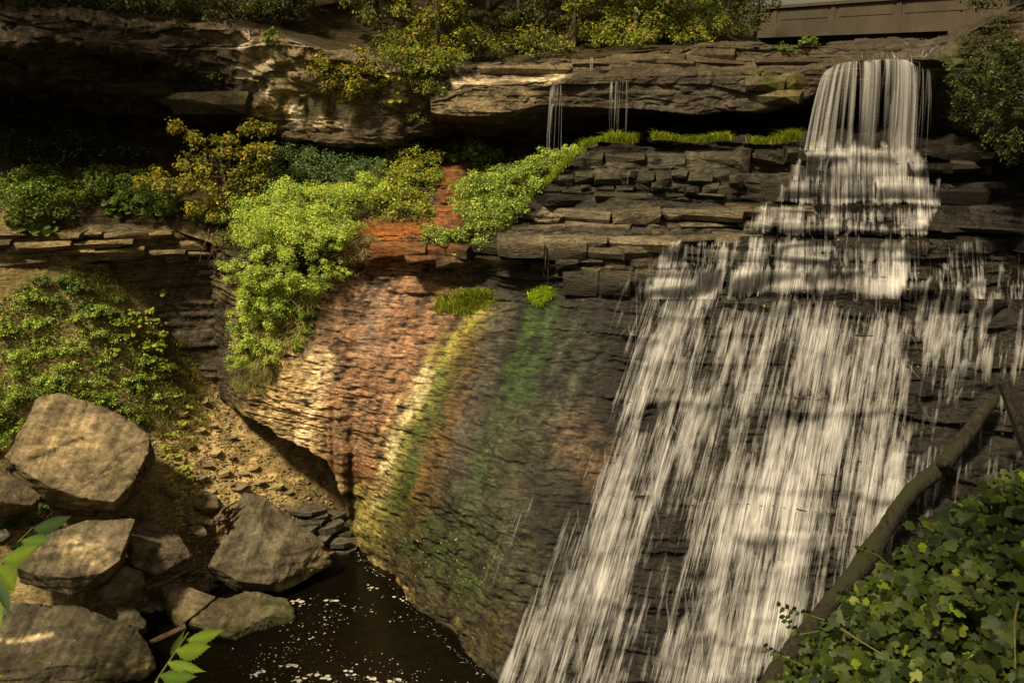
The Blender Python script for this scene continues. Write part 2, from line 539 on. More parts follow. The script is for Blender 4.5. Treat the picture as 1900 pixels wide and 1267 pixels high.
l6 = C([(-260, 300, 38), (200, 320, 40), (650, 340, 40.5), (860, 340, 40.5)])
CAPSTAIN_SHADE = [
    ([(-200, 60), (100, 60), (300, 110), (420, 190)], 70, (0.032, 0.025, 0.016), 0.9),  # left end of the cap: shade painted into the rock colour
    ([(-200, 160), (200, 180), (420, 230)], 60, (0.028, 0.022, 0.014), 0.9),  # recess under the overhang: its shade painted in as darker rock
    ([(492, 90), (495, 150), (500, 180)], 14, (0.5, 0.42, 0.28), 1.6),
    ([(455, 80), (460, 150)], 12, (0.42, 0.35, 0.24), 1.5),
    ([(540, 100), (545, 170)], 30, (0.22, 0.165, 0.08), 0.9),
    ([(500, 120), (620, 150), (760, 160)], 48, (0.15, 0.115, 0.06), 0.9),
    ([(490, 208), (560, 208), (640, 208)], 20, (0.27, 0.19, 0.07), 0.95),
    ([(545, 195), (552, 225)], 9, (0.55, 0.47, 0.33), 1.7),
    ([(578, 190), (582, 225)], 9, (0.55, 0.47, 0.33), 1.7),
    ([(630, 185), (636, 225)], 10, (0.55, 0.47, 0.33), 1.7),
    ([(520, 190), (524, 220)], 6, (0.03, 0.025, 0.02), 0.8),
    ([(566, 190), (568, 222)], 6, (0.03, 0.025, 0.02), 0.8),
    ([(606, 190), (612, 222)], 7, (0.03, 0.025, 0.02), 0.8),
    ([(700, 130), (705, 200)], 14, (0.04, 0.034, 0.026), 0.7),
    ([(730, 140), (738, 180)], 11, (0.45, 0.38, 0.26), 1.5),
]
CAP, gL = cliff_sheet('cap_cliff', [l0, l1, l2, l3, l4, l5, l6], LPX, [10, 110, 30, 30, 30, 20], M_SAND, (0.075, 0.056, 0.033), 0.15, 0.03, 0.16, 81, 0.3, 'streaked sandstone cap cliff with a deep undercut', CAPSTAIN_SHADE, thick=(0.5, 1.3), chip=0.6)

# overhanging cap slab from the middle to the lip of the falls and on to the right-hand wall
SPX = np.linspace(797, 2150, 520)
C = lambda k: curve_at(k, SPX)
s0 = C([(797, 176, 40), (860, 122, 40), (1060, 104, 40), (1100, 104, 40), (1200, 96, 40), (1300, 77, 40), (1500, 76, 40), (1640, 72, 40), (1760, 62, 38), (1830, 30, 36), (2150, -60, 33)])
s1 = C([(797, 176, 35.8), (835, 150, 36.2), (880, 122, 36.6), (1060, 108, 36.6), (1100, 108, 36.6), (1200, 100, 36.3), (1300, 82, 36), (1480, 82, 35.4), (1600, 92, 34.6), (1700, 86, 34.2), (1770, 70, 33.5), (1830, 44, 31.5), (1900, 0, 30), (2150, -80, 27.5)])
s2 = C([(797, 180, 35.2), (850, 162, 35.8), (872, 150, 36.2), (1000, 146, 36.2), (1100, 133, 36.2), (1300, 134, 35.6), (1480, 124, 35), (1600, 106, 34.2), (1700, 100, 33.8), (1770, 90, 33.2), (1830, 90, 31.2), (1900, 60, 29.6), (2150, -10, 27.4)])
s3 = C([(797, 188, 34.8), (850, 170, 34.4), (900, 160, 34.2), (1000, 151, 34.0), (1060, 145, 34.0), (1200, 141, 33.8), (1480, 134, 33.2), (1540, 118, 32.9), (1600, 112, 32.8), (1700, 110, 32.6), (1740, 110, 32.6), (1770, 120, 33.0), (1830, 130, 31.0), (1900, 120, 29.3), (2150, 60, 27.2)])
s4 = C([(797, 214, 34.7), (850, 216, 34.3), (900, 216, 34.1), (960, 206, 33.9), (1000, 196, 33.9), (1060, 200, 34.0), (1200, 205, 33.8), (1300, 213, 33.5), (1400, 205, 33.3), (1480, 186, 33.2), (1540, 160, 33.2), (1700, 150, 33.2), (1770, 160, 33.2), (1830, 200, 31.0), (1900, 200, 29.3), (2150, 200, 27.2)])
s5 = C([(797, 222, 36), (900, 244, 36), (1000, 262, 36.4), (1060, 244, 36.6), (1200, 226, 36.4), (1480, 215, 36), (1700, 200, 35.4), (1770, 220, 33.6), (1830, 260, 31.3), (1900, 270, 29.9), (2150, 280, 28)])
s6 = C([(797, 240, 39.5), (900, 276, 39), (1000, 290, 39), (1060, 262, 39), (1200, 240, 38.4), (1480, 232, 37.6), (1700, 240, 36), (1770, 265, 34.4), (1830, 285, 32.4), (1900, 292, 31.0), (2150, 300, 29)])
s7 = C([(797, 320, 40), (1060, 330, 40), (1480, 320, 39), (2150, 400, 33)])
SLABSTAIN_LIGHT = [
    ([(805, 200), (900, 190), (980, 180)], 26, (0.135, 0.102, 0.056), 0.9, 0.1),
    ([(850, 155), (960, 148), (1040, 140)], 8, (0.5, 0.4, 0.24), 0.9, 0.1),  # thin pale strip: the slab's lit top edge painted into the colour
    ([(890, 133), (1000, 128), (1060, 120)], 14, (0.12, 0.092, 0.052), 0.85, 0.1),
    ([(1110, 110), (1300, 100), (1480, 100)], 26, (0.06, 0.043, 0.023), 0.8, 0.4),
    ([(1200, 185), (1300, 190), (1380, 180)], 30, (0.06, 0.048, 0.034), 0.8, 0.45),
    ([(1420, 170), (1470, 165)], 22, (0.13, 0.11, 0.035), 0.8, 0.3),
    ([(1390, 150), (1430, 155)], 12, (0.06, 0.08, 0.012), 0.9, 0.3),
    ([(1790, 150), (1850, 170), (1900, 200)], 60, (0.035, 0.045, 0.012), 0.9, 0.3),
    ([(848, 305), (842, 350), (828, 405)], 26, (0.16, 0.06, 0.018), 0.95, 0.35),
]
SLAB, gS = cliff_sheet('cap_slab', [s0, s1, s2, s3, s4, s5, s6, s7], SPX, [10, 50, 14, 70, 30, 30, 10], M_SAND, (0.042, 0.032, 0.02), 0.5, 0.03, 0.13, 91, 0.18, 'overhanging sandstone cap slab at the top of the falls', SLABSTAIN_LIGHT, thick=(0.35, 0.9), chip=0.22)
CLIFF_V.append(gS.reshape(-1, 3)); CLIFF_F.append(grid_faces(*gS.shape[:2]))

# wooded plateau behind the cap rock
HPX = np.linspace(-500, 2300, 160)
C = lambda k: curve_at(k, HPX)
h0 = C([(-500, 0, 33.5), (150, 34, 35.2), (400, 52, 36.2), (480, 52, 36.4), (600, 90, 36.8), (780, 124, 37.4), (870, 130, 38), (1060, 112, 38.5), (1300, 86, 38.5), (1640, 80, 38.5), (1760, 68, 37), (1830, 36, 36), (2300, -60, 32)])
rise = np.interp(HPX, [-500, 1150, 1420, 2300], [1, 1, 0.0, 0.0])
h1, h2, h3, h4 = (h0.copy() for _ in range(4))
for h, dy, dz, lo in ((h1, 3.5, 0.5, 0.0), (h2, 9, 3.6, 0.1), (h3, 30, 16, 0.3), (h4, 120, 40, 1.0)):
    h[:, 1] += dy
    h[:, 0] *= 1 + dy / 36
    h[:, 2] = h[:, 2] * np.interp(dy, [0, 120], [1, 1]) + dz * rise + lo
g = loft([h0, h1, h2, h3, h4], HPX, [14, 20, 20, 10])
g[..., 2] += 0.12 * fbm(g * 0.6, 3, 33)
link('hillside', mesh_np('hillside', g, grid_faces(*g.shape[:2]), paint(g, (0.035, 0.027, 0.013), [], 0.0), True), M_GROUND, kind='structure', label='dark leaf-littered wooded hillside above the falls')

# scree, stream bed and banks: one ground sheet (thin-plate surface through spot heights)
spots = [PN(*q) for q in [
    (-200, 560, 30), (0, 545, 31.6), (150, 530, 32.9), (230, 545, 33.7), (320, 640, 34.4), (370, 720, 34.4), (450, 800, 33.9), (540, 870, 33.4), (640, 950, 33.2),
    (-100, 720, 28.8), (0, 765, 30.3), (150, 722, 31.2), (285, 790, 32.0), (340, 850, 31.3), (420, 900, 31.5), (540, 925, 32.2),
    (-100, 900, 27.2), (0, 945, 27.8), (150, 975, 28.2), (250, 960, 28.8), (320, 960, 29.8), (420, 985, 30.3), (560, 985, 31.0), (640, 1000, 31.4),
    (-100, 1120, 25.8), (0, 1120, 26.2), (150, 1120, 26.6), (250, 1110, 27.4), (330, 1060, 28.7)]]
for px, py, z in [(400, 1060, 0.12), (300, 1130, -0.15), (280, 1190, -0.35), (240, 1280, -0.3), (60, 1290, -0.3), (-100, 1220, 0.5), (420, 1110, -0.15), (480, 1140, -0.5), (560, 1060, -0.45), (640, 1040, -0.5),
                  (620, 1120, -1.1), (560, 1220, -1.1), (750, 1180, -1.2), (420, 1240, -0.8), (850, 1280, -1.2), (300, 1340, -0.9), (700, 1340, -1.2), (1000, 1400, -1.3), (1500, 1500, -1.3), (2000, 1500, -1.0), (-200, 1400, 1.2), (200, 1500, -0.8), (700, 1600, -1.2), (1200, 1900, -1.2), (300, 1900, -0.6), (-300, 1900, 2.0), (2000, 2300, -1.0)]:
    spots.append(np.array(PZ(px, py, z)))
spots = np.array(spots)
def tps(r2):
    return 0.5 * r2 * np.log(r2 + 1e-6)
n_ = len(spots)
D2 = ((spots[:, None, :2] - spots[None, :, :2]) ** 2).sum(-1)
Mx = np.zeros((n_ + 3, n_ + 3))
Mx[:n_, :n_] = tps(D2) + 0.35 * np.eye(n_)
Mx[:n_, n_] = 1; Mx[:n_, n_ + 1:] = spots[:, :2]
Mx[n_, :n_] = 1; Mx[n_ + 1:, :n_] = spots[:, :2].T
sol = np.linalg.solve(Mx, np.concatenate([spots[:, 2], [0, 0, 0]]))
def ground_base(x, y):
    r2 = (x[..., None] - spots[:, 0]) ** 2 + (y[..., None] - spots[:, 1]) ** 2
    return tps(r2) @ sol[:n_] + sol[n_] + sol[n_ + 1] * x + sol[n_ + 2] * y
def ground_z(x, y):
    x, y = np.asarray(x, float), np.asarray(y, float)
    q = np.stack([x, y, np.zeros_like(x)], -1)
    b = ground_base(x, y)
    w = b + 0.3 * fbm(q * 0.5, 2, 79)
    step = (w * 2.2 - np.floor(w * 2.2))
    return b + 0.18 * fbm(q * 0.8, 4, 77) + 0.08 * fbm(q * 3, 3, 78) + np.clip(b, 0, 1) * 0.16 * (np.clip(step * 3, 0, 1) - step)
gx_, gy_ = np.meshgrid(np.linspace(-24, 18, 330), np.linspace(9, 36.5, 230))
gz_ = np.clip(ground_z(gx_, gy_), -1.6, 12.5)
SCREE = [
    ([(330, 640), (420, 740), (500, 830)], 60, (0.075, 0.058, 0.034), 0.8, 0.2),
    ([(350, 740), (400, 830), (470, 890)], 75, (0.38, 0.27, 0.11), 0.95, 0.1),
    ([(330, 900), (400, 900), (520, 910)], 30, (0.36, 0.26, 0.10), 0.9, 0.2),
    ([(300, 880), (300, 960), (400, 990)], 34, (0.16, 0.115, 0.045), 0.85, 0.5),
    ([(560, 960), (640, 980)], 40, (0.05, 0.042, 0.03), 0.85, 0.9),
    ([(380, 1040), (460, 1040)], 40, (0.07, 0.05, 0.02), 0.85, 0.8),
    ([(270, 700), (330, 760)], 40, (0.14, 0.11, 0.045), 0.8, 0.1),
]
g = np.stack([gx_, gy_, gz_], -1)
link('ground', mesh_np('ground', g, grid_faces(*g.shape[:2])[:, ::-1], paint(g, (0.19, 0.14, 0.06), SCREE, 0.2), True), M_GROUND, kind='structure', label='scree slope and stony stream bed left of the pool')

def water_material():
    m, n, l, b = new_mat('pool_water')
    b.inputs['Base Color'].default_value = (0.003, 0.0022, 0.001, 1)
    b.inputs['Roughness'].default_value = 0.06
    b.inputs['IOR'].default_value = 1.33
    b.inputs['Alpha'].default_value = 0.92
    t = mapped_noise(n, l, 2.4, 4, 0.55, (1, 2.0, 1))
    l.new(bump(n, l, t, 0.6, 0.06), b.inputs['Normal'])
    return m
pw = np.array([(-24, 9, 0), (18, 9, 0), (18, 36, 0), (-24, 36, 0)], float)
link('water', mesh_np('water', pw, [[0, 1, 2, 3]]), water_material(), kind='structure', label='dark still pool at the foot of the waterfall')
# ================================================================ LEDGE STONES
def bvh_of(vs, fs):
    off, V, Fc = 0, [], []
    for v, f in zip(vs, fs):
        V.append(v); Fc.append(f + off); off += len(v)
    V, Fc = np.concatenate(V), np.concatenate([x if x.shape[1] == 4 else np.concatenate([x, x[:, 2:3]], 1) for x in Fc])
    tri = np.concatenate([Fc[:, :3], Fc[:, [0, 2, 3]]])
    return BVHTree.FromPolygons(V.tolist(), tri.tolist(), all_triangles=True)

EYE = Vector((0, 0, CAM_H))
def shoot(tree, px, py):
    d = (P(px, py, 30) - EYE).normalized()
    loc, nor, idx, dist = tree.ray_cast(EYE, d)
    if loc is not None and nor.dot(d) > 0:
        nor = -nor
    return loc, nor

def hull_mesh(name, pts, paint_args=None, smooth=False, bevel=0.0):
    bm = bmesh.new()
    for p in pts:
        bm.verts.new(p)
    r = bmesh.ops.convex_hull(bm, input=bm.verts[:])
    dead = [e for e in r['geom_interior'] if isinstance(e, bmesh.types.BMVert)]
    if dead:
        bmesh.ops.delete(bm, geom=dead, context='VERTS')
    loose = [v for v in bm.verts if not v.link_faces]
    if loose:
        bmesh.ops.delete(bm, geom=loose, context='VERTS')
    bmesh.ops.recalc_face_normals(bm, faces=bm.faces[:])
    me = bpy.data.meshes.new(name)
    bm.to_mesh(me)
    bm.free()
    return me

def me_arrays(me):
    v = np.empty(len(me.vertices) * 3, np.float32); me.vertices.foreach_get('co', v)
    me.calc_loop_triangles()
    t = np.empty(len(me.loop_triangles) * 3, np.int32); me.loop_triangles.foreach_get('vertices', t)
    return v.reshape(-1, 3).astype(float), t.reshape(-1, 3)

def set_col(me, col):
    at = me.color_attributes.new('Col', 'FLOAT_COLOR', 'POINT')
    at.data.foreach_set('color', np.asarray(col, np.float32).ravel())

def ledge_stone(name, parent, mat, c, tang, w, t, d, r, base, wet, strokes, chunky=1.0, drop=0.0):
    """one angular block: c is the middle of its top front edge, tang runs along the ledge"""
    tang = Vector((tang.x, tang.y, 0)).normalized()
    out = Vector((tang.y, -tang.x, 0))
    if out.y > 0:
        out = -out
    pts = []
    j = lambda a: r.uniform(-a, a)
    n = max(2, int(w / 0.45))
    for i in range(n + 1):
        f = i / n - 0.5
        e = 1.0 if 0 < i < n else 0.75
        pr = j(0.09) * chunky
        pts.append(c + tang * (w * f) + out * (pr * e - (0.06 * chunky if e < 1 else 0)) + Vector((0, 0, j(0.035))))
        pts.append(c + tang * (w * f * 0.98) + out * (pr + 0.05 * chunky + j(0.06)) + Vector((0, 0, -t * r.uniform(0.25, 0.6))))
        pts.append(c + tang * (w * f * 0.94) + out * (-0.04 + j(0.05)) + Vector((0, 0, -t + j(0.05))))
    for f in (-0.5, 0.5):
        pts.append(c + tang * (w * f) - out * d + Vector((0, 0, j(0.05) + 0.02)))
        pts.append(c + tang * (w * f) - out * d + Vector((0, 0, -t)))
    me = hull_mesh(name, pts)
    v, tr = me_arrays(me)
    k = 1 + 0.45 * (r.random() - 0.5) * 2
    colr = paint(v, tuple(b * k for b in base), strokes, wet)
    set_col(me, colr)
    return link(name, me, mat, parent), v, tr

T_APRON = bvh_of([A.reshape(-1, 3)], [grid_faces(*A.shape[:2])])
ROCK_V, ROCK_F = list(CLIFF_V), list(CLIFF_F)
def course(tree, parent, mat, pts, t, wmin, wmax, prot, depth, base, wet, seed, gap=0.04, chunky=1.0, skip=0.0, strokes=STAINS, tj=0.45, name='ledge_stone', solid=True):
    r = random.Random(seed)
    pts = np.array(pts, float)
    px = pts[0, 0]
    while px < pts[-1, 0]:
        py = float(np.interp(px, pts[:, 0], pts[:, 1]))
        w = r.uniform(wmin, wmax)
        wp = w * F_PX / 33.0
        c, nor = shoot(tree, px + wp / 2, py + r.uniform(-4, 4))
        c2, _ = shoot(tree, px + wp / 2 + 14, py)
        px += wp * r.uniform(0.9, 1.0) + gap * 55 * r.uniform(0.3, 3)
        if c is None or c2 is None or r.random() < skip:
            continue
        tg = c2 - c
        if abs(tg.y) > abs(tg.x) * 0.8:
            tg = Vector((1, 0, 0))
        tg = Vector((1, max(-0.5, min(0.5, tg.y / max(tg.x, 0.01))), 0))
        out = Vector((0, -1, 0))
        o, v, tr = ledge_stone(name, parent, mat, c + out * (prot + r.uniform(-0.22, 0.14)), tg, w, t * r.uniform(1 - tj, 1 + tj), depth, r, base, wet, strokes, chunky)
        if solid:
            ROCK_V.append(v); ROCK_F.append(tr)

DK, MD, LT = (0.015, 0.012, 0.0085), (0.03, 0.025, 0.016), (0.085, 0.068, 0.041)
for k, a in enumerate([
    # pts, thickness, wmin, wmax, protrusion, depth, colour, wet, gap, chunky
    ([(1095, 262), (1300, 256), (1480, 262)], 0.22, 0.4, 1.1, 0.30, 1.2, DK, 0.5, 0.05, 1.0),
    ([(1060, 284), (1200, 280), (1500, 276)], 0.72, 0.5, 1.5, 0.42, 1.2, MD, 0.55, 0.02, 1.8),
    ([(1035, 322), (1200, 320), (1470, 318)], 0.36, 0.4, 1.2, 0.36, 1.0, MD, 0.7, 0.05, 1.5),
    ([(1030, 344), (1240, 340), (1460, 342)], 0.26, 0.3, 0.8, 0.28, 1.0, DK, 0.8, 0.05, 1.0),
    ([(1010, 360), (1240, 358), (1440, 362)], 0.20, 0.5, 1.8, 0.34, 1.0, DK, 0.85, 0.03, 0.8),
    ([(985, 388), (1200, 388), (1410, 386)], 0.45, 1.4, 3.0, 0.42, 1.3, LT, 0.85, 0.03, 0.8),
    ([(950, 414), (1200, 415), (1440, 410)], 0.22, 0.8, 2.4, 0.36, 1.2, MD, 0.8, 0.03, 0.7),
    ([(925, 436), (1150, 434), (1330, 432)], 0.40, 1.0, 2.6, 0.50, 1.3, LT, 0.8, 0.03, 0.9),
    ([(1030, 458), (1200, 458), (1280, 456)], 0.30, 0.6, 1.6, 0.40, 1.2, MD, 0.8, 0.04, 1.0),
    ([(1030, 478), (1200, 476), (1250, 474)], 0.28, 0.5, 1.4, 0.36, 1.2, DK, 0.8, 0.05, 1.0),
    ([(1045, 504), (1110, 504), (1180, 500)], 0.75, 0.6, 1.2, 0.48, 1.1, DK, 0.85, 0.04, 1.8),
    ([(1180, 500), (1340, 484)], 0.36, 1.0, 2.2, 0.35, 1.2, DK, 0.9, 0.04, 1.0),
    # terraces under the main water
    ([(1400, 378), (1640, 378), (1900, 380), (2050, 380)], 0.62, 1.4, 3.2, 0.45, 1.4, DK, 0.9, 0.02, 0.8),
    ([(1380, 420), (1640, 420), (2050, 420)], 0.22, 1.2, 3.0, 0.40, 1.4, DK, 0.9, 0.02, 0.7),
    ([(1330, 442), (1640, 440), (2050, 440)], 0.34, 1.4, 3.4, 0.45, 1.4, DK, 0.9, 0.02, 0.8),
    ([(1260, 462), (1640, 468), (2050, 468)], 0.36, 1.2, 3.0, 0.42, 1.4, DK, 0.9, 0.02, 0.9),
    ([(1350, 494), (1640, 494), (2050, 494)], 0.42, 1.2, 3.0, 0.42, 1.4, DK, 0.9, 0.02, 0.9),
    ([(1350, 522), (1640, 520), (2050, 518)], 0.55, 0.8, 2.2, 0.46, 1.3, DK, 0.9, 0.03, 1.3),
    ([(1340, 552), (1640, 550), (2050, 552)], 0.36, 1.0, 2.6, 0.42, 1.3, DK, 0.9, 0.03, 1.0),
    ([(1180, 528), (1330, 528)], 0.3, 0.8, 2.0, 0.35, 1.2, DK, 0.9, 0.03, 1.0),
    # rocks the upper curtain breaks on
    ([(1480, 280), (1760, 272)], 0.55, 0.9, 1.8, 0.7, 1.3, DK, 0.95, 0.05, 2.2),
    ([(1460, 305), (1760, 300)], 0.55, 0.9, 1.9, 0.75, 1.3, DK, 0.95, 0.05, 2.0),
    ([(1430, 338), (1760, 336)], 0.6, 1.0, 2.2, 0.6, 1.3, DK, 0.95, 0.04, 1.4),
    ([(1750, 278), (2050, 285)], 0.35, 1.0, 2.6, 0.55, 1.3, DK, 0.6, 0.04, 1.3),
    ([(1740, 305), (2050, 308)], 0.35, 1.0, 2.8, 0.50, 1.3, DK, 0.6, 0.04, 1.2),
    ([(1750, 340), (2050, 340)], 0.4, 1.2, 3.0, 0.40, 1.3, DK, 0.8, 0.04, 1.0),
    # front of the vegetated bench
    ([(645, 430), (820, 426), (905, 430)], 0.26, 1.2, 2.6, 0.35, 1.6, MD, 0.4, 0.03, 0.8),
    ([(640, 452), (900, 448)], 0.30, 0.9, 2.0, 0.55, 1.4, MD, 0.45, 0.03, 0.9),
    ([(650, 474), (910, 470)], 0.26, 0.8, 2.2, 0.50, 1.4, DK, 0.45, 0.03, 0.9),
    ([(925, 440), (1020, 446)], 0.42, 1.2, 1.8, 0.7, 1.4, LT, 0.8, 0.03, 1.0),
    ([(925, 480), (1025, 484)], 0.5, 0.7, 1.4, 0.25, 1.2, DK, 0.8, 0.03, 1.4),
]):
    pts, t, w0_, w1_, pr, dp, cc, wt, gp, ch = a
    course(T_APRON, CLIFF, M_SHALE, pts, t, w0_, w1_, pr, dp, cc, wt, 100 + k, gp, ch, 0.04)

T_WALL = bvh_of([gW.reshape(-1, 3)], [grid_faces(*gW.shape[:2])])
for k, (py, t, pr) in enumerate([(428, 0.2, 0.35), (442, 0.24, 0.5), (458, 0.2, 0.38), (472, 0.22, 0.42), (486, 0.2, 0.3)]):
    course(T_WALL, WALL, M_SHALE, [(-40, py + 2), (300, py), (430, py + 18)], t, 0.7, 2.2, pr, 1.0, (0.105, 0.08, 0.042), 0.2, 300 + k, 0.05, 1.0, 0.15, solid=False)
T_BENCH = bvh_of([gB.reshape(-1, 3)], [grid_faces(*gB.shape[:2])])
for k, (x0, x1, py) in enumerate([(826, 872, 312), (822, 868, 330), (818, 864, 348), (816, 862, 366), (810, 856, 384), (806, 850, 402)]):
    course(T_BENCH, BENCH, M_SHALE, [(x0, py), (x1, py - 2)], 0.3, 0.3, 0.8, 0.22, 0.7, (0.15, 0.055, 0.018), 0.4, 420 + k, 0.02, 1.6, 0.0, solid=False)
T_CAP = bvh_of([gL.reshape(-1, 3)], [grid_faces(*gL.shape[:2])])
for k, (pts, t, w0_, w1_, pr, ch) in enumerate([
    ([(40, 70), (200, 76)], 0.35, 2.0, 4.5, 0.2, 2.0),
    ([(200, 150), (440, 200)], 0.8, 1.6, 3.0, 0.5, 3.2)]):
    course(T_CAP, CAP, M_SAND, pts, t, w0_, w1_, pr, 1.6, (0.07, 0.054, 0.032), 0.12, 340 + k, 0.03, ch, 0.15, CAPSTAIN_SHADE, name='cap_block', solid=False)
T_SLAB = bvh_of([gS.reshape(-1, 3)], [grid_faces(*gS.shape[:2])])
for k, (pts, t, w0_, w1_, pr, ch) in enumerate([
    ([(1130, 103), (1300, 84), (1480, 84)], 0.42, 1.2, 2.8, 0.25, 1.2),
    ([(1110, 122), (1300, 104), (1490, 104)], 0.3, 1.2, 3.0, 0.3, 1.0),
    ([(1230, 128), (1480, 120)], 0.3, 1.0, 2.4, 0.45, 1.2),
    ([(1380, 142), (1480, 138)], 0.6, 0.8, 1.8, 0.25, 2.0),
    ([(1400, 170), (1480, 160)], 0.5, 0.9, 1.8, 0.2, 2.0),
    ([(880, 120), (1090, 108)], 0.3, 2.0, 3.6, 0.3, 0.8),
    ([(835, 150), (1060, 140)], 0.22, 2.0, 4.0, 0.35, 0.8)]):
    course(T_SLAB, SLAB, M_SAND, pts, t, w0_, w1_, pr, 1.6, (0.045, 0.034, 0.021), 0.35, 380 + k, 0.03, ch, 0.05, SLABSTAIN_LIGHT, name='cap_block')

# ================================================================ FALLING WATER
def strand_material():
    m, n, l, b = new_mat('falling_water')
    out = n['Material Output']
    n.remove(b)
    di = n.new('ShaderNodeBsdfDiffuse'); di.inputs[0].default_value = (0.66, 0.62, 0.60, 1)
    tr = n.new('ShaderNodeBsdfTranslucent'); tr.inputs[0].default_value = (0.66, 0.62, 0.60, 1)
    mx = n.new('ShaderNodeMixShader'); mx.inputs[0].default_value = 0.35
    l.new(di.outputs[0], mx.inputs[1]); l.new(tr.outputs[0], mx.inputs[2])
    at = n.new('ShaderNodeVertexColor'); at.layer_name = 'Col'
    ts = n.new('ShaderNodeBsdfTransparent')
    m2 = n.new('ShaderNodeMixShader')
    sp = n.new('ShaderNodeSeparateColor')
    l.new(at.outputs[0], sp.inputs[0])
    l.new(sp.outputs[0], m2.inputs[0])
    l.new(ts.outputs[0], m2.inputs[1]); l.new(mx.outputs[0], m2.inputs[2])
    l.new(m2.outputs[0], out.inputs[0])
    return m
M_WATER = strand_material()
T_ROCK = bvh_of(ROCK_V, ROCK_F)

def inside(poly, n, r):
    poly = np.array(poly, float)
    lo, hi = poly.min(0), poly.max(0)
    out = []
    while len(out) < n:
        x, y = r.uniform(lo[0], hi[0]), r.uniform(lo[1], hi[1])
        c = False
        for (ax, ay), (bx, by) in zip(poly, np.roll(poly, -1, 0)):
            if (ay > y) != (by > y) and x < (bx - ax) * (y - ay) / (by - ay) + ax:
                c = not c
        if c:
            out.append((x, y))
    return out

def run(start, vel, steps, dt=0.05, keep=0.035, drag=0.55, fric=0.55, tree=T_ROCK):
    p, v = Vector(start), Vector(vel)
    path = [p.copy()]
    for _ in range(steps):
        v += Vector((0, 0, -9.8 * dt))
        v *= 1 - drag * dt
        q = p + v * dt
        loc, nor, idx, dist = tree.find_nearest(q, 0.6)
        if loc is not None:
            if nor.y > 0.35:
                nor = -nor
            s = (q - loc).dot(nor)
            if s < keep:
                q = loc + nor * keep
                vn = v.dot(nor)
                if vn < 0:
                    v -= nor * vn
                v *= 1 - fric * dt * 4
        p = q
        path.append(p.copy())
        if p.z < 0.03:
            break
    return path

def strands(name, parent, paths, wmin, wmax, alpha, r, label=None):
    V, Fc, Cc = [], [], []
    off = 0
    for path in paths:
        if len(path) < 4:
            continue
        p = np.array(path)
        n = len(p)
        t = np.gradient(p, axis=0)
        side = np.cross(t, np.array([0.0, -0.75, 0.66]))
        side /= np.linalg.norm(side, axis=1, keepdims=True) + 1e-6
        u = np.linspace(0, 1, n)
        w = r.uniform(wmin, wmax) * np.clip(np.minimum(u * 5, (1 - u) * 2.2), 0, 1) ** 0.7
        w = w * (0.75 + 0.25 * np.sin(u * r.uniform(6, 16) + r.uniform(0, 6))) + 0.002
        off3 = np.array([r.uniform(-0.02, 0.02), -r.uniform(0, 0.06), r.uniform(0, 0.05)])
        a = p + side * w[:, None] * 0.5 + off3
        b = p - side * w[:, None] * 0.5 + off3
        V.append(np.stack([a, b], 1).reshape(-1, 3))
        i = np.arange(n - 1) * 2 + off
        Fc.append(np.stack([i, i + 1, i + 3, i + 2], 1))
        al = r.uniform(*alpha)
        al = np.repeat(al * np.clip(np.minimum(u * 4 + 0.25, (1 - u) * 2.5 + 0.1), 0, 1), 2)
        Cc.append(np.stack([al, al, al, np.ones_like(al)], 1))
        off += 2 * n
    me = mesh_np(name, np.concatenate(V), np.concatenate(Fc), np.concatenate(Cc), True)
    return link(name, me, M_WATER, parent, label=label)

def surface_run(poly, n, seed, life=(7, 17), lat=0.15, v0=(0.6, 1.8), clump=0.55):
    r = random.Random(seed)
    paths = []
    poly_ = np.array(poly, float)
    for x, y in inside(poly, n, r):
        # water gathers in runnels: thin out seeds where the runnel noise is low
        q = np.array([[x / 26.0, y / 150.0, seed * 0.37]])
        if vnoise(q, 3)[0] * clump + r.random() < 0.5 * clump + 0.12:
            continue
        loc, nor = shoot(T_ROCK, x, y)
        if loc is None:
            continue
        k = r.uniform(*v0)
        paths.append(run(loc + nor * 0.05, Vector((r.uniform(-lat, lat), -0.5 * k, -k)), r.randint(*life)))
    return paths

def dome_run(poly, n, seed, wpx=(12, 40), life=(5, 11)):
    """fans of water that well over a small ledge and spread below it"""
    r = random.Random(seed)
    paths = []
    for cx, cy in inside(poly, n, r):
        w = r.uniform(*wpx)
        k = int(5 + w * 0.35)
        for j in range(k):
            u = 2 * (j + r.random()) / k - 1
            loc, nor = shoot(T_ROCK, cx + u * w / 2, cy + 0.32 * w * u * u + r.uniform(-2, 2))
            if loc is None:
                continue
            paths.append(run(loc + nor * 0.07, Vector((0.5 * u * r.random(), -r.uniform(0.5, 1.1), -r.uniform(0.1, 0.5))), r.randint(*life), keep=0.06))
    return paths

def free_run(line, n, seed, steps, vy=(-1.6, -0.8), lat=0.12):
    r = random.Random(seed)
    ln = np.array(line, float)
    paths = []
    for _ in range(n):
        t = r.random() * (len(ln) - 1)
        i = min(int(t), len(ln) - 2)
        f = t - i
        x, y, d = ln[i] * (1 - f) + ln[i + 1] * f
        paths.append(run(P(x, y, d), Vector((r.uniform(-lat, lat) - (2.3 * max(0, 0.5 - t / (len(ln) - 1)) if len(ln) > 3 else lat), r.uniform(*vy), -0.2)), r.randint(*steps), keep=0.05))
    return paths


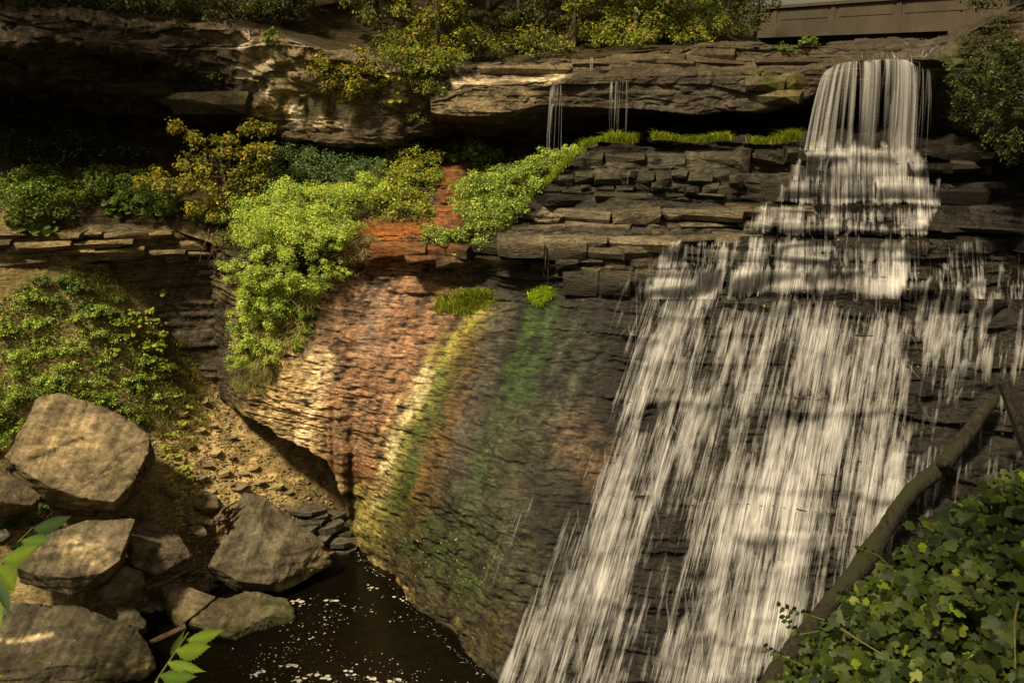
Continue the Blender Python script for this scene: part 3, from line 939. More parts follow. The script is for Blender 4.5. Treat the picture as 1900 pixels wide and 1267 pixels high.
def veil_material():
    m, n, l, b = new_mat('water_veil')
    out = n['Material Output']
    n.remove(b)
    at = n.new('ShaderNodeVertexColor'); at.layer_name = 'Col'
    sp = n.new('ShaderNodeSeparateColor')
    l.new(at.outputs[0], sp.inputs[0])
    def streak(su, sv, seed, detail):
        cb = n.new('ShaderNodeCombineXYZ')
        for k, (o, s_) in enumerate(((sp.outputs[0], su), (sp.outputs[1], sv))):
            mm = n.new('ShaderNodeMath'); mm.operation = 'MULTIPLY'; mm.inputs[1].default_value = s_
            l.new(o, mm.inputs[0]); l.new(mm.outputs[0], cb.inputs[k])
        cb.inputs[2].default_value = seed
        t = n.new('ShaderNodeTexNoise'); t.inputs['Scale'].default_value = 1.0
        t.inputs['Detail'].default_value = detail; t.inputs['Roughness'].default_value = 0.62
        t.inputs['Distortion'].default_value = 0.2
        l.new(cb.outputs[0], t.inputs['Vector'])
        return t.outputs[0]
    def add(a_, b_, op='ADD', k=None):
        mm = n.new('ShaderNodeMath'); mm.operation = op
        l.new(a_, mm.inputs[0])
        if k is None:
            l.new(b_, mm.inputs[1])
        else:
            mm.inputs[1].default_value = k
        return mm.outputs[0]
    f = streak(17.0, 0.34, 1.3, 3)      # fine threads
    g = streak(5.6, 0.36, 5.1, 4)      # runnels
    h = streak(1.2, 0.34, 9.7, 3)       # broad tongues
    vv = add(sp.outputs[1], None, 'MULTIPLY', 0.85)
    ph = add(vv, add(streak(1.5, 0.22, 14.2, 3), None, 'MULTIPLY', 4.0))
    saw = add(ph, None, 'FRACT', 0.0)
    tong = add(add(saw, None, 'MULTIPLY', -0.035), None, 'ADD', 0.018)     # each small step starts bright and thins out below
    s = add(add(add(f, None, 'MULTIPLY', 0.36), add(g, None, 'MULTIPLY', 0.40)), add(h, None, 'MULTIPLY', 0.42))
    s = add(s, tong)
    # s is about 0.57 on average; the mask moves the threshold
    th = add(add(sp.outputs[2], None, 'MULTIPLY', 0.40), None, 'ADD', -0.862)
    al = add(add(s, th), None, 'MULTIPLY', 2.8)
    cl = n.new('ShaderNodeClamp'); cl.inputs[2].default_value = 0.9
    l.new(al, cl.inputs[0])
    di = n.new('ShaderNodeBsdfDiffuse'); di.inputs[0].default_value = (0.80, 0.765, 0.73, 1)
    tr = n.new('ShaderNodeBsdfTranslucent'); tr.inputs[0].default_value = (0.80, 0.765, 0.73, 1)
    mx = n.new('ShaderNodeMixShader'); mx.inputs[0].default_value = 0.3
    nb = bump(n, l, s, 1.0, 0.28)
    l.new(nb, di.inputs['Normal'])
    l.new(di.outputs[0], mx.inputs[1]); l.new(tr.outputs[0], mx.inputs[2])
    ts = n.new('ShaderNodeBsdfTransparent')
    m2 = n.new('ShaderNodeMixShader')
    l.new(cl.outputs[0], m2.inputs[0])
    l.new(ts.outputs[0], m2.inputs[1]); l.new(mx.outputs[0], m2.inputs[2])
    l.new(m2.outputs[0], out.inputs[0])
    return m
M_VEIL = veil_material()

def poly_mask(x, y, poly, soft):
    """1 inside the polygon, fading to 0 over soft photo pixels outside its edge"""
    poly = np.array(poly, float)
    c = np.zeros(x.shape, bool)
    for (ax, ay), (bx, by) in zip(poly, np.roll(poly, -1, 0)):
        cr = ((ay > y) != (by > y)) & (x < (bx - ax) * (y - ay) / (by - ay + 1e-9) + ax)
        c ^= cr
    d = seg_dist(x, y, np.concatenate([poly, poly[:1]]))
    sd = np.where(c, d, -d)
    return np.clip(sd / soft + 0.5, 0, 1)

FLOW = [
    ([(1120, 545), (1900, 545), (1890, 800), (1740, 1000), (1600, 1320), (930, 1320), (1030, 1000), (1090, 800)], 0.72, 120),
    ([(1190, 440), (1960, 425), (1960, 560), (1130, 560)], 0.56, 40),
    ([(1560, 700), (1700, 700), (1660, 1000), (1560, 1200), (1360, 1320), (1200, 1320), (1330, 1000), (1400, 760)], 1.04, 120),

    ([(1500, 236), (1712, 236), (1748, 384), (1425, 384)], 0.95, 30),
    ([(1410, 378), (1740, 378), (1700, 440), (1370, 442)], 0.94, 34),
    ([(1390, 436), (1690, 436), (1700, 556), (1345, 556)], 0.94, 40),
    ([(1245, 436), (1400, 436), (1365, 505), (1182, 508)], 0.82, 26),
    ([(1690, 436), (1960, 436), (1960, 600), (1690, 600)], 0.66, 30),
    ([(1740, 384), (1960, 384), (1960, 440), (1740, 440)], 0.4, 20),
    ([(1180, 498), (1345, 480), (1325, 640), (1318, 760), (1275, 900), (1210, 1010), (1140, 1320), (880, 1320), (1010, 1020), (1095, 850), (1138, 660)], 0.95, 56),
    ([(1358, 550), (1700, 550), (1715, 760), (1700, 950), (1640, 1100), (1540, 1320), (1180, 1320), (1255, 1020), (1330, 850), (1345, 650)], 0.95, 70),
    ([(1690, 560), (1870, 560), (1830, 800), (1760, 960), (1660, 1050)], 0.74, 50),
    ([(1880, 560), (2020, 560), (1980, 1000), (1780, 1000)], 0.66, 40),
    ([(1060, 960), (1240, 960), (1240, 1320), (1060, 1320)], 0.44, 60),
    ([(1108, 530), (1165, 515), (1150, 640), (1100, 760)], 0.45, 20),
    ([(1145, 258), (1172, 258), (1178, 340), (1160, 388), (1142, 388)], 0.55, 10),
    ([(1400, 274), (1460, 274), (1450, 340), (1395, 384)], 0.45, 16),
    ([(972, 915), (1004, 920), (935, 1060), (885, 1135), (866, 1110)], 0.5, 14),
    ([(1765, 298), (1805, 304), (1845, 378), (1755, 378)], 0.42, 16),
]
def flow_mask(x, y):
    m = np.zeros(x.shape)
    for poly, k, soft in FLOW:
        m = np.maximum(m, k * poly_mask(x, y, poly, soft))
    return m

def veil(name, top, bot, ncol, py0, py1, nrow, lift, label):
    """a sheet of running water: columns follow the fall line from top px to bottom px"""
    G = np.zeros((nrow, ncol, 3)); UV = np.zeros((nrow, ncol, 4))
    ok = np.ones((nrow, ncol), bool)
    tp, bt = np.array(top, float), np.array(bot, float)
    for j in range(ncol):
        k = j / (ncol - 1)
        xt = np.interp(k, np.linspace(0, 1, len(tp)), tp)
        xb = np.interp(k, np.linspace(0, 1, len(bt)), bt)
        last, v = None, 0.0
        for i in range(nrow):
            t = i / (nrow - 1)
            x, y = xt + (xb - xt) * t, py0 + (py1 - py0) * t
            loc, nor = shoot(T_ROCK, x, y)
            if loc is None:
                loc = Vector(G[i - 1, j]) if i else P(x, y, 30)
                ok[i, j] = False
            q = loc + Vector((0, -0.8, 0.6)) * lift
            if last is not None:
                dz = max(0.0, last.z - q.z)
                lim = last.y + 0.10 * dz + 0.01          # water springs off a lip and only slowly swings back
                if q.y > lim:
                    dd = (q - EYE)
                    q = EYE + dd * (lim / q.y)
                v += (q - last).length
            last = q
            G[i, j] = q
            UV[i, j, :2] = (k * 11.0 + 0.0, v)
    ker = np.hanning(11)[1:-1]; ker /= ker.sum()
    for k in (0, 1, 2):
        pad = np.concatenate([np.repeat(G[:1, :, k], 4, 0), G[:, :, k], np.repeat(G[-1:, :, k], 4, 0)])
        G[:, :, k] = sum(ker[q] * pad[q:q + nrow] for q in range(9))
    x, y = pix(G)
    fx = np.stack([(x + 0.26 * y) / 60.0, y / 260.0, np.zeros_like(x)], -1)
    part_n = 1 + 0.27 * fbm(fx, 3, 71)
    part_n = part_n * np.clip((y - py0) / 34.0 + 0.25 + 0.5 * vnoise(np.stack([x / 14.0, y * 0, y * 0], -1), 72), 0, 1)
    x = x + 26 * fbm(fx * np.array([2, 3, 1]), 3, 73)
    x = x + 16 * fbm(G * np.array([1.2, 1.2, 0.35]), 3, 61); y = y + 14 * fbm(G * 0.8, 3, 63)
    UV[..., 0] = np.linspace(0, 1, ncol)[None, :] * (tp[-1] - tp[0]) / 55.0
    seg = np.diff(G, axis=0, prepend=G[:1])
    steep = np.abs(seg[..., 2]) / (np.linalg.norm(seg, axis=-1) + 1e-4)
    d_ = np.clip(np.diff(steep, axis=0, prepend=steep[:1]), 0, 0.5)
    lip = np.zeros_like(d_); acc = np.zeros(ncol)
    for i in range(nrow):
        acc = np.maximum(acc * 0.86, d_[i] * 2.4)
        lip[i] = acc
    lip = (lip + np.roll(lip, 1, 1) + np.roll(lip, -1, 1)) / 3
    UV[..., 2] = flow_mask(x, y) * part_n * ok * (0.92 + 0.22 * np.clip(lip, 0, 1))
    UV[..., 3] = 1
    f = grid_faces(nrow, ncol)
    keep = UV[..., 2].reshape(-1)[f].max(1) > 0.02
    f = f[keep]
    used, inv = np.unique(f, return_inverse=True)
    me = mesh_np(name, G.reshape(-1, 3)[used], inv.reshape(f.shape), UV.reshape(-1, 4)[used], True)
    o = link(name, me, M_VEIL, FALLS, label=label)
    o.matrix_parent_inverse = Matrix.Translation(-Vector(FALLS.location))
    return o
FALLS = thing('waterfall', P(1500, 900, 25), 'white water of the falls veiling down the layered cliff', 'waterfall', kind='structure')
rw = random.Random(5)
def fall_part(name, paths, wmin=0.02, wmax=0.05, alpha=(0.45, 0.9), label=None):
    o = strands(name, FALLS, paths, wmin, wmax, alpha, rw, label)
    o.matrix_parent_inverse = Matrix.Translation(-Vector(FALLS.location))
    return o

veil('middle_veil', [1120, 1240, 1420, 1560, 1760, 1980], [1090, 1180, 1380, 1560, 1780, 1980], 300, 250, 560, 150, 0.15, 'sheet of white water stepping down the ledges')
veil('lower_veil', [1090, 1180, 1340, 1500, 1700, 2010], [820, 895, 1105, 1330, 1575, 1910], 330, 486, 1320, 260, 0.09, 'sheet of white water sliding down the lower face')

def curtain(name, line, ncol, steps, strength, vy, label):
    ln = np.array(line, float)
    r = random.Random(77)
    G, UV = [], []
    for j in range(ncol):
        t = j / (ncol - 1) * (len(ln) - 1)
        i = min(int(t), len(ln) - 2)
        x, y, d = ln[i] * (1 - (t - i)) + ln[i + 1] * (t - i)
        jit = vnoise(np.array([[j * 0.11, 0.5, 2.5 + vy]]), 4)[0]
        path = run(P(x, y, d), Vector((0.22 * jit - 2.3 * max(0, 0.5 - j / ncol) + 1.2 * max(0, j / ncol - 0.7), vy + 0.3 * jit, -0.2)), steps, keep=0.05)
        path += [path[-1]] * (steps + 1 - len(path))
        G.append([tuple(q) for q in path])
        m = strength * (1.0 if r.random() < 2 else 1)
        edge = min(1, min(j, ncol - 1 - j) / (ncol * 0.06) + 0.25)
        UV.append([(j / ncol * (ln[-1, 0] - ln[0, 0]) / 70.0 + 9 * vy, i * 0.03, m * edge, 1) for i in range(steps + 1)])
    G, UV = np.array(G).transpose(1, 0, 2), np.array(UV).transpose(1, 0, 2)
    me = mesh_np(name, G, grid_faces(*G.shape[:2]), UV.reshape(-1, 4), True)
    o = link(name, me, M_VEIL, FALLS, label=label)
    o.matrix_parent_inverse = Matrix.Translation(-Vector(FALLS.location))
LIPW = [(1538, 130, 32.6), (1550, 121, 32.5), (1572, 116, 32.4), (1612, 112, 32.3), (1660, 110, 32.3), (1684, 112, 32.3)]
curtain('curtain_sheet', LIPW + [(1700, 122, 32.4)], 170, 17, 0.80, -0.8, 'sheet of water falling clear of the cap rock')
curtain('curtain_mist', [(x - 6, y + 2, d - 0.25) for x, y, d in LIPW], 120, 16, 0.72, -0.6, 'thin second sheet of the upper curtain')
fall_part('upper_curtain', free_run(LIPW, 50, 1, (12, 18), (-1.0, -0.6)) + free_run([(1690, 118, 32.3), (1722, 130, 32.4)], 10, 2, (12, 22)) +
          surface_run([(1640, 80), (1760, 66), (1740, 112), (1560, 118)], 130, 3, (6, 12)), 0.03, 0.09, (0.04, 0.16), label='broad curtain of water dropping from the cap rock')
fall_part('middle_cascade',
          surface_run([(1520, 268), (1700, 268), (1745, 375), (1430, 378)], 90, 4, (6, 14), 0.7) +
          surface_run([(1400, 380), (1745, 380), (1700, 440), (1370, 440)], 50, 5, (6, 12)) +
          surface_run([(1390, 440), (1690, 440), (1700, 552), (1345, 552)], 80, 6, (6, 13)) +
          surface_run([(1250, 438), (1400, 438), (1360, 500), (1185, 505)], 40, 7, (6, 12)), 0.015, 0.06, (0.05, 0.18), label='water stepping down the ledges in the middle of the falls')
fall_part('lower_cascade',
          surface_run([(1185, 500), (1340, 480), (1310, 640), (1290, 760), (1240, 900), (1160, 1000), (1080, 1267), (940, 1267), (1040, 1020), (1110, 850), (1140, 660)], 140, 10, (10, 24)) +
          surface_run([(1360, 552), (1700, 552), (1715, 760), (1700, 950), (1640, 1100), (1520, 1267), (1190, 1267), (1260, 1020), (1335, 850), (1345, 650)], 280, 11, (10, 24)), 0.015, 0.06, (0.05, 0.18), label='wide sloping veil of the lower falls')
def trickle(paths, wmin=0.01, wmax=0.04, alpha=(0.05, 0.26), label=None):
    fall_part('trickle', paths, wmin, wmax, alpha, label)
trickle(free_run([(1020, 158, 33.9), (1042, 156, 33.9)], 20, 20, (14, 22), (-0.7, -0.2), 0.22), label='thin double trickle off the cap slab')
trickle(free_run([(1128, 152, 33.8), (1168, 150, 33.8)], 22, 21, (8, 16), (-0.6, -0.2), 0.08), label='faint trickle above the grassy ledge')
trickle(free_run([(1094, 108, 36.3), (1101, 108, 36.3)], 12, 22, (6, 9), (-0.3, -0.1), 0.03))
trickle(free_run([(925, 446, 30.4), (1020, 452, 30.2)], 34, 24, (7, 13), (-0.2, 0.1), 0.05), label='dripping fringe under the ledge corner')
# ================================================================ BOULDERS
def refine(me, pts_bevel=0.05, edge=0.14, amp=0.05, freq=1.3, seed=0, fine=0.012):
    bm = bmesh.new()
    bm.from_mesh(me)
    bmesh.ops.dissolve_limit(bm, angle_limit=0.12, verts=bm.verts[:], edges=bm.edges[:])
    sharp = [e for e in bm.edges if len(e.link_faces) == 2 and e.calc_face_angle(0) > 0.3]
    bmesh.ops.bevel(bm, geom=sharp, offset=pts_bevel, segments=2, profile=0.6, affect='EDGES', clamp_overlap=True)
    bmesh.ops.triangulate(bm, faces=bm.faces[:])
    for _ in range(6):
        lng = [e for e in bm.edges if e.calc_length() > edge]
        if not lng or len(bm.verts) > 26000:
            break
        bmesh.ops.subdivide_edges(bm, edges=lng, cuts=1)
        bmesh.ops.triangulate(bm, faces=[f for f in bm.faces if len(f.verts) > 3])
    bm.normal_update()
    v = np.array([x.co for x in bm.verts]); nn = np.array([x.normal for x in bm.verts])
    d = amp * 0.9 * fbm(v * freq, 4, seed) + 1.8 * fine * fbm(v * 6, 3, seed + 1)
    st = v[:, 2] + 0.25 * v[:, 1] + 0.1 * fbm(v * 1.5, 2, seed + 5)
    d = d + 0.028 * vnoise(np.stack([v[:, 0] * 0.8, v[:, 1] * 0.8, st * 9], 1), seed + 6) * (np.abs(nn[:, 2]) < 0.75)
    d = d + amp * 1.5 * np.floor(fbm(v * 0.85, 2, seed + 8) * 4.5) / 4.5 + amp * 0.5 * np.floor(fbm(v * 2.2, 2, seed + 9) * 4) / 4
    crack = np.abs(vnoise(v * np.array([0.8, 0.8, 1.6]), seed + 2))
    d = d - 0.05 * np.clip(1 - crack / 0.035, 0, 1)
    v = v + nn * d[:, None]
    for x, c in zip(bm.verts, v):
        x.co = c
    bm.to_mesh(me)
    bm.free()
    me.polygons.foreach_set('use_smooth', np.ones(len(me.polygons), bool))
    return me

M_BOULDER = rock_material('boulder_stone', 2.2, 0.06, 0.022, 0.9, 0.3, tick=0.6, speck_s=9, speck_f=0.4, big_lo=0.35, big_hi=1.6)
BOULDER_V, BOULDER_F = [], []
def boulder(label, top, low, base=(0.19, 0.145, 0.083), seed=0, bev=0.05, amp=0.05, strokes=(), wet=0.05, name='boulder', group=None, edge=0.075, cat='boulder'):
    pts = [P(*q) for q in top] + [P(*q) for q in low]
    me = hull_mesh(name, pts)
    refine(me, bev * 0.6, edge, amp, 1.2, seed)
    v, tr = me_arrays(me)
    c = paint(v, (base[0] * 0.66, base[1] * 0.69, base[2] * 0.76), strokes, wet, 6)
    bedline = vnoise(np.stack([v[:, 0] * 0.5, v[:, 1] * 0.5, (v[:, 2] + 0.3 * v[:, 1]) * 7], 1), seed + 40)
    c[:, :3] *= (1 + 0.35 * bedline * np.clip(1 - np.abs(fbm(v * 0.7, 2, seed + 41)), 0, 1))[:, None]
    mossy = np.clip(fbm(v * 0.9, 3, seed + 42) * 2.2 - 0.55 + 0.5 * np.clip(0.8 - v[:, 2], 0, 1), 0, 0.75)[:, None]
    c[:, :3] = c[:, :3] * (1 - mossy) + np.array([0.045, 0.048, 0.016]) * mossy
    damp = np.clip(1 - (v[:, 2] - 0.02) / 0.16, 0, 1)          # wet waterline
    c[:, :3] *= (1 - 0.55 * damp)[:, None]
    c[:, 3] = np.maximum(c[:, 3], damp)
    set_col(me, c)
    BOULDER_V.append(v); BOULDER_F.append(tr)
    return link(name, me, M_BOULDER, label=label, category=cat, group=group)

boulder('largest tan slab boulder, high on the left beside the leafy slope',
    [(70, 738, 29.50), (112, 728, 29.80), (185, 752, 29.80), (250, 786, 29.60), (278, 808, 29.20), (276, 838, 28.70), (250, 890, 27.70), (212, 932, 26.80), (150, 922, 26.60), (90, 902, 26.50), (40, 872, 26.60), (8, 846, 26.80), (60, 800, 28.00)],
    [(10, 872, 27.50), (80, 935, 27.30), (190, 956, 27.40), (215, 955, 27.50), (270, 905, 28.70), (290, 850, 29.70), (250, 840, 31.10), (100, 800, 31.10), (20, 880, 29.10)],
    (0.183, 0.136, 0.070), 1, 0.05, 0.05,
    [([(80, 830), (150, 810), (170, 790)], 40, (0.30, 0.215, 0.11), 0.7), ([(110, 735), (200, 770), (260, 810)], 24, (0.14, 0.105, 0.062), 0.7),
     ([(30, 858), (90, 840), (150, 812)], 4, (0.05, 0.035, 0.02), 0.9), ([(140, 918), (175, 895), (205, 862), (220, 850)], 3, (0.05, 0.035, 0.02), 0.9)])
boulder('dark flat slab at the left edge below the largest boulder',
    [(-80, 850, 26.6), (0, 868, 26.8), (50, 900, 26.6), (80, 918, 26.4), (58, 938, 26.0), (0, 930, 25.7), (-80, 935, 25.4)],
    [(-80, 960, 26), (0, 960, 26.4), (70, 950, 27), (-80, 900, 28)], (0.13, 0.095, 0.055), 2)
boulder('flat slab boulder with a pale lichen patch on top',
    [(252, 960, 27.0), (240, 990, 26.4), (222, 1040, 25.5), (190, 1062, 25.1), (130, 1072, 24.8), (60, 1066, 24.9), (26, 1050, 25.2), (40, 1015, 25.9), (90, 985, 26.4), (160, 962, 26.9)],
    [(246, 1000, 27.0), (222, 1060, 26.2), (200, 1078, 25.6), (135, 1108, 25.0), (70, 1090, 25.2), (40, 1080, 25.8), (100, 1010, 28)],
    (0.117, 0.088, 0.051), 3, 0.045, 0.04,
    [([(130, 1010), (175, 1020), (185, 1040)], 26, (0.33, 0.25, 0.14), 0.75)])
boulder('rounded tan boulder beside the flat lichen slab',
    [(208, 958, 28.2), (262, 950, 28.7), (330, 985, 28.6), (348, 1012, 28.0), (352, 1030, 27.5), (300, 1024, 27.2), (250, 1006, 27.2)],
    [(358, 1034, 27.7), (330, 1052, 27.3), (290, 1069, 26.9), (245, 1050, 26.7), (242, 1010, 26.9), (300, 1060, 28), (240, 1040, 28.5)],
    (0.129, 0.098, 0.056), 4, 0.07, 0.07)
boulder('large triangular boulder leaning out of the pool edge',
    [(452, 912, 30.5), (490, 917, 30.6), (540, 955, 30.3), (600, 1010, 29.4), (520, 1030, 28.4), (560, 1058, 28.5), (500, 1085, 27.6), (440, 1078, 27.6), (390, 1050, 28.0), (420, 980, 29.2)],
    [(618, 1046, 29.4), (590, 1056, 29.2), (548, 1086, 28.5), (522, 1104, 28.1), (440, 1098, 28.1), (386, 1058, 28.6), (430, 1000, 30.6), (560, 1010, 31)],
    (0.117, 0.092, 0.053), 5, 0.07, 0.07,
    [([(600, 1030), (560, 1070), (520, 1100)], 16, (0.27, 0.215, 0.11), 0.7), ([(560, 1020), (585, 1012)], 14, (0.06, 0.045, 0.028), 0.7)], wet=0.15)
boulder('wedge shaped slab with mossy side below the leaning boulder',
    [(297, 1080, 27.7), (330, 1082, 27.7), (402, 1106, 27.3), (372, 1130, 26.7), (335, 1160, 26.0)],
    [(297, 1110, 27.6), (306, 1140, 26.9), (335, 1172, 26.3), (380, 1150, 27.2), (330, 1120, 28.2)], (0.17, 0.125, 0.065), 6, 0.04, 0.04,
    [([(300, 1110), (315, 1145)], 12, (0.05, 0.06, 0.015), 0.8)])
boulder('knobbly pale boulder running into the water beside the wedge slab',
    [(352, 1118, 27.2), (400, 1106, 27.4), (455, 1098, 27.6), (535, 1110, 27.4), (548, 1146, 26.7), (500, 1140, 26.4), (440, 1150, 26.2), (420, 1182, 25.5), (350, 1156, 26.1)],
    [(548, 1160, 26.6), (540, 1175, 26.4), (490, 1168, 26.5), (456, 1198, 25.6), (400, 1185, 25.8), (345, 1172, 26.4), (420, 1140, 27.8)],
    (0.129, 0.102, 0.053), 7, 0.06, 0.09,
    [([(500, 1150), (530, 1168)], 12, (0.035, 0.04, 0.014), 0.8), ([(420, 1165), (460, 1170)], 8, (0.05, 0.05, 0.02), 0.7)], wet=0.15)
boulder('broad weathered rock filling the bottom left corner',
    [(-90, 1120, 25.3), (60, 1116, 25.5), (150, 1122, 25.4), (205, 1146, 25.0), (252, 1160, 24.8), (272, 1186, 24.4), (282, 1222, 23.9), (215, 1225, 23.4), (100, 1235, 23.1), (-90, 1250, 22.7)],
    [(286, 1240, 23.9), (270, 1256, 23.6), (212, 1266, 23.4), (100, 1290, 22.9), (-90, 1310, 22.4), (-90, 1200, 26), (250, 1200, 25.6)],
    (0.078, 0.062, 0.036), 8, 0.06, 0.10,
    [([(210, 1240), (280, 1230)], 12, (0.26, 0.205, 0.11), 0.7), ([(10, 1190), (100, 1178)], 5, (0.33, 0.26, 0.14), 0.7)])
boulder('angular brown block wedged under the lichen slab',
    [(232, 1046, 26.6), (266, 1062, 26.7), (270, 1082, 26.4), (245, 1092, 25.9), (206, 1072, 26.0)], [(262, 1098, 26.4), (238, 1118, 25.9), (180, 1122, 25.6), (170, 1100, 26), (240, 1080, 27.2)], (0.16, 0.12, 0.065), 9, 0.04, 0.05)
boulder('squat block between the bottom corner rock and the mossy rubble',
    [(212, 1122, 25.9), (250, 1128, 26.0), (274, 1150, 25.7), (268, 1165, 25.3), (225, 1158, 25.3)], [(212, 1165, 25.7), (275, 1180, 25.7), (240, 1180, 25.3), (240, 1140, 26.5)], (0.12, 0.095, 0.052), 10, 0.04, 0.05)
boulder('small pointed stone standing in the dark water',
    [(398, 1219, 24.8), (412, 1224, 24.8), (404, 1226, 24.5)], [(386, 1246, 24.5), (424, 1248, 24.5), (404, 1252, 24.2), (404, 1232, 25.3)], (0.15, 0.125, 0.06), 11, 0.03, 0.04)
boulder('rounded ochre stone behind the leaning boulder',
    [(352, 920, 30.6), (384, 913, 30.9), (402, 922, 30.8), (406, 940, 30.4), (372, 942, 30.1)], [(348, 944, 30.5), (380, 956, 30.3), (405, 950, 30.6), (380, 930, 31.6)], (0.20, 0.145, 0.068), 12, 0.06, 0.05)
boulder('flat oblong stone under the ochre stone',
    [(346, 956, 30.0), (380, 954, 30.2), (396, 966, 30.0), (370, 968, 29.7)], [(346, 968, 29.9), (396, 976, 29.9), (360, 974, 29.7), (370, 962, 30.6)], (0.19, 0.14, 0.075), 13, 0.03, 0.03)
boulder('pale rounded cobble nearest the stream behind the lichen slab',
    [(348, 976, 29.5), (374, 972, 29.8), (384, 984, 29.5), (364, 990, 29.1)], [(346, 990, 29.3), (372, 998, 29.2), (384, 994, 29.4), (366, 984, 30)], (0.20, 0.15, 0.08), 14, 0.04, 0.04)
boulder('upright dark shard leaning on the flat lichen slab',
    [(66, 985, 26.6), (100, 946, 27.3), (112, 950, 27.3), (108, 966, 27.0), (80, 990, 26.5)], [(66, 996, 26.7), (104, 985, 27.2), (96, 960, 27.8)], (0.11, 0.085, 0.05), 15, 0.03, 0.03)
boulder('grey block poking in at the left edge under green leaves',
    [(-40, 990, 25.4), (10, 980, 25.8), (24, 992, 25.7), (0, 1006, 25.3)], [(-40, 1020, 25.4), (6, 1014, 25.6), (20, 1000, 26.2)], (0.10, 0.08, 0.05), 16, 0.03, 0.03)

# loose stones of the stream bed, each its own object
T_GROUND = bvh_of([g.reshape(-1, 3)], [grid_faces(*g.shape[:2])])
T_LAND = bvh_of([g.reshape(-1, 3), gW.reshape(-1, 3), gB.reshape(-1, 3), A.reshape(-1, 3), gL.reshape(-1, 3), gS.reshape(-1, 3)],
                [grid_faces(*x.shape[:2]) for x in (g, gW, gB, A, gL, gS)])
STONE_ME = []
for k in range(10):
    r = random.Random(900 + k)
    pts = []
    for _ in range(18):
        a, e = r.uniform(0, 6.283), r.uniform(-1, 1)
        q = Vector((math.cos(a) * r.uniform(0.75, 1), math.sin(a) * r.uniform(0.75, 1), e)) 
        q.x = max(-0.8, min(0.8, q.x)); q.y = max(-0.75, min(0.75, q.y)); q.z = max(-0.7, min(0.7, q.z))
        pts.append(q * 0.5)
    me = hull_mesh('loose_stone', pts)
    cc = r.choice([(0.17, 0.13, 0.07), (0.13, 0.1, 0.06), (0.21, 0.16, 0.09), (0.10, 0.085, 0.055), (0.19, 0.14, 0.09)])
    set_col(me, np.tile([*cc, 0.15], (len(me.vertices), 1)))
    me.materials.append(M_BOULDER)
    STONE_ME.append(me)
def stones(poly, n, smin, smax, flat, seed, label, group, sink=0.25):
    r = random.Random(seed)
    for x, y in inside(poly, n, r):
        loc, nor = shoot(T_GROUND, x, y)
        if loc is None:
            continue
        s = r.uniform(smin, smax) * (1 if r.random() < 0.8 else 1.4)
        o = link('loose_stone', r.choice(STONE_ME), None, None, label=label, category='stone', group=group)
        o.scale = (s * r.uniform(0.8, 1.4), s * r.uniform(0.7, 1.1), s * flat * r.uniform(0.7, 1.3))
        o.rotation_euler = (r.uniform(-0.35, 0.35), r.uniform(-0.35, 0.35), r.uniform(0, 6.28))
        o.location = loc + Vector((0, 0, s * flat * sink))
stones([(270, 1075), (300, 1062), (310, 1130), (330, 1170), (275, 1185), (262, 1120)], 34, 0.22, 0.5, 0.55, 1, 'mossy broken stone in the dark gap between the corner rock and wedge slab', 'rubble between the boulders')
stones([(335, 1062), (400, 1062), (440, 1105), (380, 1100)], 26, 0.15, 0.42, 0.35, 2, 'flat brown stone in front of the leaning boulder', 'flat stones before the leaning boulder')
stones([(300, 870), (345, 890), (400, 905), (345, 960), (270, 950)], 40, 0.10, 0.3, 0.4, 3, 'small stone on the wet scree behind the rounded boulder', 'small stones on the scree')
stones([(360, 880), (470, 890), (600, 930), (560, 950), (440, 910), (400, 985)], 34, 0.08, 0.22, 0.35, 4, 'chip of stone on the sunlit scree behind the leaning boulder', 'stone chips on the scree')
stones([(330, 700), (400, 780), (460, 860), (380, 870), (310, 820)], 40, 0.06, 0.18, 0.4, 5, 'tiny pale stone on the upper scree slope', 'tiny stones on the upper scree')
_px = [560, 585, 612, 640, 575, 602, 632, 650, 590, 615, 640.5, 560.5]
_words = ['leftmost', 'second from left', 'third from left', 'fourth from left', 'fifth from left', 'sixth from left', 'sixth from right', 'fifth from right', 'fourth from right', 'third from right', 'second from right', 'rightmost']
PLATE_ORD = [_words[sorted(_px).index(x)] for x in _px]
# thin plates of shale where the stream enters the pool
for k, (x0, y0) in enumerate([(560, 948), (585, 955), (612, 962), (640, 970), (575, 970), (602, 980), (632, 990), (650, 1002), (590, 1000), (615, 1008), (640, 1020), (560, 985)]):
    r = random.Random(1200 + k)
    loc, nor = shoot(T_GROUND, x0, y0)
    if loc is None:
        continue
    pts = []
    w, dd, t = r.uniform(0.45, 0.95), r.uniform(0.3, 0.6), r.uniform(0.07, 0.15)
    for i in range(9):
        a = i / 9 * 6.283 + r.uniform(-0.2, 0.2)
        q = Vector((math.cos(a) * w * r.uniform(0.8, 1.1), math.sin(a) * dd * r.uniform(0.8, 1.1), 0))
        pts += [q + Vector((0, 0, t)), q * 0.94 + Vector((0, 0, -t))]
    me = hull_mesh('shale_plate', pts)
    set_col(me, np.tile([0.07, 0.058, 0.04, 0.85], (len(me.vertices), 1)))
    o = link('shale_plate', me, M_SHALE, label='wet grey shale plate at the stream mouth, %s' % PLATE_ORD[k], category='stone', group='shale plates at the stream mouth')
    o.location = loc + Vector((0, 0, 0.05)); o.rotation_euler = (r.uniform(-0.12, 0.18), r.uniform(-0.15, 0.15), r.uniform(-0.4, 0.4))

